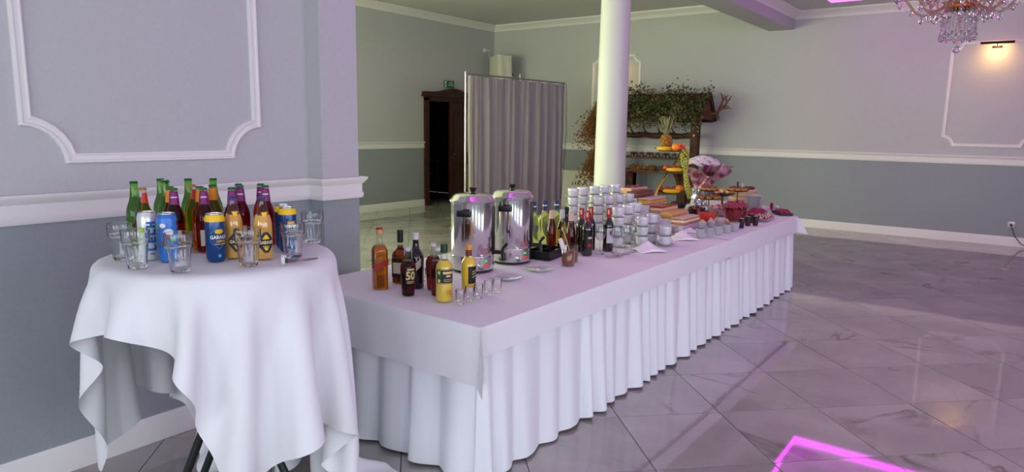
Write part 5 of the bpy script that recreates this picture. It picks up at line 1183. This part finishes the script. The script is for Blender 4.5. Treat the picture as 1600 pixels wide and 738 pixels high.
# exit sign
p = at(701, 132, 1, YB); t = thing('exit_sign', 'green exit sign with running figure over the door', 'sign', p); g = MB(); g.rbox((0, -.012, 0), (.30, .02, .15), .003, seg=1); g.build('panel', mat('exit_green', '0f6b3a', .4), t, False)
M_SIGNW = mat('sign_white', 'dfeee2', .5)
for k, (txt, z) in enumerate((('WYJŚCIE', .03), ('EWAKUACYJNE', -.015))):
    V, Fc = text_geo(txt, .034); g = MB(); g.add([(x*.72+.045, -.0232, y+z) for x, y, _ in V], Fc); g.build('lettering', M_SIGNW, t, False)
g = MB(); g.rbox((-.112, -.0225, -.0), (.052, .002, .125), .0008, seg=1); g.build('doorway_mark', M_SIGNW, t, False)
g = MB(); g.sphere((-.108, -.0245, .035), .009, 8, 6, (1, .2, 1)); g.tube([(-.108, -.0245, .025), (-.115, -.0245, -.01), (-.128, -.0245, -.04)], .005, 6); g.tube([(-.113, -.0245, -.01), (-.098, -.0245, -.025), (-.1, -.0245, -.045)], .005, 6); g.tube([(-.125, -.0245, .01), (-.11, -.0245, .016), (-.095, -.0245, .002)], .004, 6); g.build('running_figure', mat('exit_green', '0f6b3a', .4), t)
# trolley in the dark corridor
t = thing('serving_trolley', 'chrome serving trolley standing in the dark doorway', 'trolley', (10.92, 10.55, 0))
for x in (-.22, .22):
    g = MB(); g.tube([(x, -.16, .08), (x, -.16, .88), (x, -.12, .92), (x, .12, .92), (x, .16, .88), (x, .16, .08)], .012, 8); g.build('side_frame', M_STEEL, t)
    for y in (-.16, .16): g = MB(); g.lathe([(.012, -.012), (.04, -.01), (.04, .01), (.012, .012)], 16); o = g.build('wheel', M_BLACK, t); o.rotation_euler = (0, pi/2, 0); o.location = (x, y, .04)
for z in (.2, .55, .85): g = MB(); g.rbox((0, 0, z), (.44, .32, .015), .004, seg=1); g.build('shelf', M_STEEL, t, False)
# low white cabinet on the back wall
t = thing('low_cabinet', 'low white cabinet against the wall behind the column', 'cabinet', (11.83, 7.35, 0)); g = MB(); g.rbox((.08, 0, .38), (.5, 1.35, .76), .006, seg=1); g.build('body', mat('cabinet_white', 'd2cfc8', .5), t, False)
for s in (-1, 0, 1): g = MB(); g.rbox((-.176, s*.44, .38), (.016, .42, .68), .004, seg=1); d_ = g.build('door', mat('cabinet_white', 'd2cfc8', .5), t, False); g = MB(); g.tube([(-.2, s*.44+.15, .45), (-.2, s*.44+.15, .58)], .006, 6); g.build('handle', M_STEEL, d_)

# ------------------------------------------------------------------ rustic roofed rack against the back wall
RX, RYa, RYb = 11.58, 4.67, 6.1
t = thing('rustic_rack', 'dark wooden market style rack with a gabled roof against the wall', 'rack', (RX, RYa, 0)); LR = RYb-RYa
def lp(x, y, z): return (x, y, z)
for y in (0, LR): g = MB(); g.rbox((0, y, .92), (.13, .14, 1.84), .012, seg=1); g.build('post', M_WOOD, t)
g = MB(); g.tube([(0, k/12*LR, 1.49+.012*sin(k*1.7)) for k in range(13)], [.052+.005*sin(k*2.3) for k in range(13)], 10); lg = g.build('log_rail', M_WOOD, t)
for k in range(6): g = MB(); y = .35+k*.27; g.tube([(-.04, y, 1.52), (-.1, y+.02, 1.56), (-.11, y+.05, 1.64)], [.018, .015, .01], 7); g.build('peg', M_WOOD, lg)
for z, dpt in ((1.09, .3), (.85, .42)): g = MB(); g.rbox((-.05, LR/2, z), (dpt, LR-.02, .035), .005, seg=1); g.build('shelf', M_WOOD2, t, False)
for y in (.25, LR-.25):
    g = MB(); g.prism([(-.25, .83), (.1, .83), (.1, .5), (.0, .55), (-.1, .72)], y-.03, y+.03, lambda x, z, yy: (x, yy, z)); g.build('bracket', M_WOOD2, t, False)
for y in (.2, LR-.2): g = MB(); g.rbox((.04, y, .41), (.14, .16, .82), .008, seg=1); g.build('lower_leg', M_WOOD, t, False)
RZ, EZ, HWf, HWb = 2.2, 1.78, .36, .3
for s, hw in ((-1, HWf), (1, HWb)):
    sl = hypot(hw, RZ-EZ); nrow = 5
    for r_ in range(nrow):
        ny = 12
        for c_ in range(ny):
            u0, u1 = r_/nrow, (r_+1.18)/nrow; y0 = -.24+(LR+.48)*c_/ny+.004; y1 = -.24+(LR+.48)*(c_+1)/ny-.004; q = []
            for u, lift in ((u0, .012+.012), (min(u1, 1.05), .0+.012)):
                x = s*hw*(1-u); z = EZ+(RZ-EZ)*u+lift; q.append((x, z))
            (xa, za), (xb, zb) = q; th = .012
            g = MB(); g.add([(xa, y0, za), (xa, y1, za), (xb, y1, zb), (xb, y0, zb), (xa, y0, za-th), (xa, y1, za-th), (xb, y1, zb-th), (xb, y0, zb-th)], [(0, 1, 2, 3), (7, 6, 5, 4), (0, 4, 5, 1), (1, 5, 6, 2), (2, 6, 7, 3), (3, 7, 4, 0)]); g.build('shingle', M_WOOD, t, False)
for y in (-.22, LR+.22):
    for s, hw in ((-1, HWf), (1, HWb)):
        g = MB(); a_ = Vector((s*(hw+.04), y, EZ-.02)); b_ = Vector((0, y, RZ+.03)); g.tube([a_, b_], .035, 4); g.build('barge_board', M_WOOD, t, False)
    g = MB(); g.prism([(-HWf+.04, EZ+.0), (HWb-.04, EZ+.0), (0, RZ-.03)], y+.03*(1 if y < 0 else -1)-.012, y+.03*(1 if y < 0 else -1)+.012, lambda x, z, yy: (x, yy, z)); g.build('gable_panel', M_WOOD2, t, False)
for s in (-1, 1): g = MB(); g.rbox((s*(HWf-.06), LR/2, EZ-.02), (.06, LR+.4, .06), .008, seg=1); g.build('eave_beam', M_WOOD, t, False)
for y, z in ((0, 1.72), (0, 1.5), (LR, 1.5)): g = MB(); g.lathe([(.018, 0), (.016, .008), (.004, .011)], 12); o = g.build('bolt_head', mat('pale_bolt', 'c9b9b4', .4, .5), t); o.rotation_euler = (0, -pi/2, 0); o.location = (-.066, y, z)
# leafy garland on the roof
rr = random.Random(12); g = MB()
def leaf(g, p, s, d, up):
    d = d.normalized(); sd = d.cross(up).normalized()*s*.42; n_ = sd.cross(d).normalized()*s*.12
    g.add([p, p+d*s*.5+sd+n_, p+d*s, p+d*s*.5-sd+n_, p+d*s*.5], [(0, 4, 1), (1, 4, 2), (2, 4, 3), (3, 4, 0)])
for k in range(4200):
    u = rr.random(); y = RYa-.25+(LR+.5)*u
    q = rr.random(); x = RX-HWf*1.02*(1-q)-.03+(.25*rr.random() if q > .8 else 0); z = EZ+(RZ-EZ)*q+.05+.05*sin(y*9)+rr.gauss(0, .05)
    if rr.random() < .16: z = EZ-.02-abs(rr.gauss(0, .10))*(1.6 if y > RYa+1.1 else .8); x = RX-HWf-.03+rr.gauss(0, .03)
    if q > .9: z += abs(rr.gauss(0, .06))
    leaf(g, Vector((x, y, z)), rr.uniform(.03, .065), Vector((rr.gauss(-.6, .6), rr.gauss(0, .8), rr.gauss(-.1, .7))), Vector((rr.gauss(0, .4), rr.gauss(0, .4), 1)))
t = thing('leafy_garland', 'thick dark green leafy garland covering the roof of the rack', 'garland', (0, 0, 0)); o = g.build('leaves', mat('garland_leaf', '3a4628', .6, noise=(7, '7a7850', .12)), t, False); tag(o, kind='stuff')
g = MB()
for k in range(26):
    y = RYa-.2+(LR+.4)*rr.random(); P = [Vector((RX-HWf*rr.uniform(.2, 1), y, 1.98+.2*rr.random()))]
    for j in range(6): P.append(P[-1]+Vector((rr.gauss(-.01, .03), rr.gauss(0, .07), rr.gauss(.01, .05))))
    g.tube(P, .004, 5)
tag(g.build('vine_stems', mat('vine_stem', '4a3a26', .8), t), kind='stuff')
for k in range(5):
    g = MB(); y = RYa+.5+k*.3; P = [Vector((RX-HWf-.04, y+.03*sin(j*1.3+k), EZ-.05*j)) for j in range(4+k % 3)]; g.tube(P, .003, 5)
    for j in range(14): q = P[min(len(P)-1, j//3)]; leaf(g, q+Vector((0, rr.gauss(0, .02), rr.gauss(0, .02))), .045, Vector((rr.gauss(-.4, .4), rr.gauss(0, 1), -.4)), Vector((0, 0, 1)))
    g.build('trailing_sprig', MATS['garland_leaf'], t, False)
# antler on the gable
p = Vector((RX-.12, RYa-.27, 1.86)); t = thing('deer_antler', 'brown deer antler hanging on the gable end of the rack', 'antler', p); M_ANT = mat('antler_horn', '6b432c', .5, noise=(20, '4a2b1c'))
for s, nm in ((1, 'main_beam'), (-1, 'main_beam')):
    g = MB(); ox = .0 if s > 0 else .22
    P = [Vector((ox, 0, 0)), Vector((ox+.04*s, -.1, .03)), Vector((ox+.06*s, -.2, .10)), Vector((ox+.05*s, -.28, .2)), Vector((ox+.03*s, -.36, .31))]
    if s < 0: P = [Vector((ox, .02, -.03)), Vector((ox, -.06, .02)), Vector((ox, -.11, .14)), Vector((ox, -.15, .25)), Vector((ox, -.24, .33))]
    g.tube(P, [.026, .022, .02, .016, .006], 8); bm_ = g.build(nm, M_ANT, t)
    for i, d_ in ((1, Vector((0, -.05, -.13))), (2, Vector((.0, -.16, -.0))), (3, Vector((0, .06, .13)))):
        g = MB(); g.tube([P[i], P[i]+d_*.6+Vector((.02, 0, .01)), P[i]+d_], [.015, .011, .004], 7); g.build('tine', M_ANT, bm_)
# dried grasses on the left post
def dried(name, label, base, n, length, spread, seed, up=False):
    rr = random.Random(seed); t = thing(name, label, 'dried grass', base); g = MB(); h = MB()
    for k in range(n):
        d_ = Vector((rr.gauss(-.1, .25), rr.gauss(.15, spread), (1 if up else -1)*rr.uniform(.75, 1))).normalized(); L_ = length*rr.uniform(.5, 1); P = [Vector((rr.gauss(0, .02), rr.gauss(0, .03), 0))]
        for j in range(5): P.append(P[-1]+d_*L_/5+Vector((rr.gauss(0, .008), rr.gauss(0, .012), -.012*j*(1 if up else .1))))
        g.tube(P, [.003, .0028, .0025, .002, .0016, .001], 4)
        for j in range(9): q = P[2+j % 4]; leaf(h, q+Vector((rr.gauss(0, .012), rr.gauss(0, .015), rr.gauss(0, .03))), rr.uniform(.025, .05), d_+Vector((rr.gauss(0, .4), rr.gauss(0, .4), 0)), Vector((1, .2, 0)))
    tag(g.build('stems', mat('dry_stem', '8a6a3a', .8), t), kind='stuff'); tag(h.build('seed_heads', mat('dry_seed', '94602c', .8, noise=(9, '6b4420', .1)), t, False), kind='stuff')
    g = MB(); g.lathe([(.035, -.03), (.04, 0), (.035, .03)], 12); g.build('binding', M_WOOD2, t)
dried('dried_grass_bunch', 'long hanging bunch of tan dried grasses high on the rack post', (RX-.12, 6.55, 2.1), 130, .95, .16, 3)
dried('dried_grass_bunch', 'lower hanging bunch of tan dried grasses below the long one', (RX-.12, 6.53, 1.3), 110, .85, .12, 4)
dried('dried_grass_sprig', 'small dried grass sprig standing on the rack shelf', (RX-.17, RYa+.94, .8685), 0+22, .12, .18, 6, True)
# jars and boxes on the rack shelves
M_JARG = mat('smoky_jar', '3a2c24', .2, coat=.5)
def mk_pot():
    t = thing('spice_jar', 'x', 'jar'); g = MB(); g.lathe([(.028, 0), (.034, .004), (.034, .05), (.028, .06), (.026, .066)], 16); g.build('jar_body', M_JARG, t); g = MB(); g.lathe([(.03, .066), (.031, .068), (.031, .08), (.027, .082)], 16); g.build('lid', mat('jar_lid', '8a6a4a', .5, .3), t); return t
for k in range(10): place('pot', mk_pot, (RX-.1, RYa+.2+k*.105+.02*(k % 3), 1.1085), 0, 'small dark jar with tan lid in row on the upper rack shelf', 'jars on the upper rack shelf')
def mk_crate():
    t = thing('snack_basket', 'x', 'basket'); g = MB(); g.lathe([(.07, 0), (.09, .07), (.085, .07), (.066, .006), (.01, .005)], 18); g.build('weave', mat('wicker', '6b4a2a', .8, bump=(120, .6)), t); g = MB()
    for j in range(9): g.sphere((.05*cos(j*2.4)*(j/9), .05*sin(j*2.4)*(j/9), .07), .024, 8, 5)
    g.build('contents', mat('dried_bread', '8f6a44', .7, noise=(30, '5c3a24')), t); return t
for k in range(4): place('crate', mk_crate, (RX-.15, RYa+.28+(k if k < 3 else 3.7)*.22, .8685), k, 'small wicker basket of dried food on the lower rack shelf', 'baskets on the lower rack shelf')

# ------------------------------------------------------------------ picture lights
def mk_sconce():
    t = thing('picture_light', 'x', 'wall lamp'); g = MB(); g.rbox((-.01, 0, -.05), (.02, .12, .03), .003); g.build('wall_plate', M_BRONZE, t)
    g = MB(); g.tube([(-.01, 0, -.05), (-.05, 0, -.03), (-.1, 0, 0)], .008, 8); g.build('arm', M_BRONZE, t)
    g = MB(); g.tube([(-.11, -.2, .0), (-.11, .2, 0)], .017, 14); hd = g.build('lamp_bar', M_BRONZE, t)
    g = MB(); g.rbox((-.0935, 0, -.006), (.004, .36, .012), .001, seg=1); g.build('light_strip', mat('warm_led', 'ffd9a0', .5, emis=('ffb45a', 8)), hd, False)
    l = bpy.data.lights.new('picture_light_glow', 'AREA'); l.shape = 'RECTANGLE'; l.size = .02; l.size_y = .36; l.energy = 3.6; l.color = (1, .58, .16)
    lo_ = bpy.data.objects.new('picture_light_glow', l); COL.objects.link(lo_); lo_.parent = t; lo_.location = (-.095, 0, -.022); lo_.rotation_euler = Vector((.55, 0, -1)).to_track_quat('-Z', 'Y').to_euler(); return t
place('sconce', mk_sconce, (XC, .495, 2.885), 0, 'lit bronze picture light in the moulded panel by the chandelier', 'bronze picture lights')
place('sconce', mk_sconce, (XC, 6.595, 2.93), 0, 'lit bronze picture light in the moulded panel behind the column', 'bronze picture lights')
# socket with black lead
p = at(1580, 351, 0, XC); t = thing('power_socket', 'white wall socket with a black plug and trailing lead', 'socket', p)
g = MB(); g.rbox((-.006, 0, 0), (.012, .085, .085), .003); g.build('plate', M_PORC, t); g = MB(); g.lathe([(.018, 0), (.02, .004), (.016, .03), (.008, .036)], 16); o = g.build('plug', M_BLACK, t); o.rotation_euler = (0, -pi/2, 0); o.location = (-.012, .0, -.008)
g = MB(); g.tube([(-.046, 0, -.008), (-.06, -.02, -.06), (-.07, -.06, -.16), (-.08, -.14, -.26), (-.09, -.24, -.305), (-.09, -.5, -.318), (-.1, -1.4, -.319)], .006, 8); g.build('lead', M_BLACK, t)
# recessed ceiling spots in the alcove
def mk_spot():
    t = thing('ceiling_spot', 'x', 'ceiling light'); g = MB(); g.lathe([(.075, -.001), (.095, -.006), (.11, -.004), (.112, 0)], 28); g.build('rim', M_ALU, t); g = MB(); g.lathe([(.07, -.0025), (.004, -.003)], 24); g.build('lens', M_CEIL, t); return t
for x, y, lb in ((890, 12.5, 'round recessed ceiling spot near the column'), (773, 25, 'round recessed ceiling spot near the room corner')): p = at(x, y, 2, ZL); place('spot', mk_spot, p, 0, lb, 'recessed ceiling spots')

# ------------------------------------------------------------------ crystal chandelier
CX_, CY_ = 7.0, .57; ZC = 2.65
t = thing('crystal_chandelier', 'large crystal chandelier with gold ring and hanging drops', 'chandelier', (CX_, CY_, 0))
M_CRY = mat('crystal', 'f6eef4', .0, trans=1, ior=1.55); M_CRYP = mat('rosy_crystal_arm', 'e2b9b4', .03, trans=.85, ior=1.5); M_GOLD = mat('polished_gold', 'c9962e', .18, 1)
g = MB(); g.lathe([(.105, ZC-.012), (.115, ZC-.008), (.115, ZC+.008), (.105, ZC+.014), (.07, ZC+.02), (.03, ZC+.05), (.012, ZC+.06), (.012, ZC+.95), (.07, ZC+1.08), (.075, ZH+KD)], 28); g.build('gold_ring_and_stem', M_GOLD, t)
g = MB(); g.lathe([(.004, ZC-.055), (.018, ZC-.045), (.07, ZC-.03), (.105, ZC-.011)], 28); g.build('bowl', mat('dull_gold', '7d6228', .3, .9), t)
dm = MB(); dm.lathe([(.001, -.05), (.011, -.036), (.014, -.026), (.009, -.012), (.002, 0)], 7); drop_me = dm.mesh('crystal_drop', M_CRY, False)
om = MB(); om.lathe([(.001, -.011), (.0105, 0), (.001, .011)], 6); bead_v, bead_f = om.v, om.f
def beads(mb, P, step=.021):
    acc_ = 0; P = [Vector(q) for q in P]
    for a_, b_ in zip(P[:-1], P[1:]):
        L_ = (b_-a_).length; n_ = max(1, int(L_/step))
        for k in range(n_): c_ = a_.lerp(b_, k/n_); mb.add([(x+c_.x, y+c_.y, z+c_.z) for x, y, z in bead_v], bead_f)
rr = random.Random(21); bs = MB(); NA = 14
def cat_(a_, b_, sag, n=9): return [a_.lerp(b_, k/n)+Vector((0, 0, -sag*sin(pi*k/n))) for k in range(n+1)]
ends = []
for k in range(NA):
    a_ = 2*pi*k/NA+.1; R = .50 if k % 2 else .38; zu = .10 if k % 2 else .2
    d_ = Vector((cos(a_), sin(a_), 0)); P = [d_*(.08+(R-.08)*u)+Vector((0, 0, ZC+.06-.11*sin(pi*min(1, u*1.15))+zu*max(0, u-.55)/.45)) for u in [j/10 for j in range(11)]]
    g = MB(); g.tube(P, .011, 8); arm = g.build('arm', M_CRYP, t); e = P[-1]; ends.append(e)
    g = MB(); g.lathe([(.01, 0), (.045, .008), (.05, .016), (.012, .01), (.013, .05), (.011, .055)], 16, e); g.build('candle_cup', M_CRYP, arm)
    g = MB(); g.lathe([(.009, .055), (.013, .075), (.009, .1), (.002, .12)], 10, e); g.build('bulb', mat('candle_bulb', 'fff2e6', .3, emis=('ffe6cc', 2)), arm)
    for q in range(8):
        o = link('crystal_drop', drop_me, arm); b_ = 2*pi*q/8; o.location = e+Vector((.048*cos(b_), .048*sin(b_), .008)); o.rotation_euler = (0, 0, q); s_ = 1.0 if q else 1.8; o.scale = (s_,)*3
    for u in (3, 5, 7): o = link('crystal_drop', drop_me, arm); o.location = P[u]+Vector((0, 0, -.012)); s_ = 1.25; o.scale = (s_,)*3
for k in range(NA):
    beads(bs, cat_(ends[k], ends[(k+1) % NA], .10)); beads(bs, cat_(ends[k], Vector((.06*cos(k), .06*sin(k), ZC+.8)), .08, 12)); beads(bs, cat_(ends[k], ends[(k+2) % NA], .16))
for k in range(26):
    a_ = 2*pi*k/26; b0 = Vector((.11*cos(a_), .11*sin(a_), ZC-.012)); b1 = b0+Vector((.015*cos(a_), .015*sin(a_), -.19-.02*(k % 2))); beads(bs, [b0, b1])
    o = link('crystal_drop', drop_me, t); o.location = b1; o.scale = (1.25,)*3
tag(bs.build('bead_strings', M_CRY, t, False), kind='stuff')
g = MB(); g.tube([(0, 0, ZC-.05), (0, 0, ZC-.32)], .0025, 6); g.build('drop_chain', M_GOLD, t)
g = MB(); g.sphere((0, 0, ZC-.348), .03, 10, 8); g.build('crystal_ball', M_CRY, t, False)
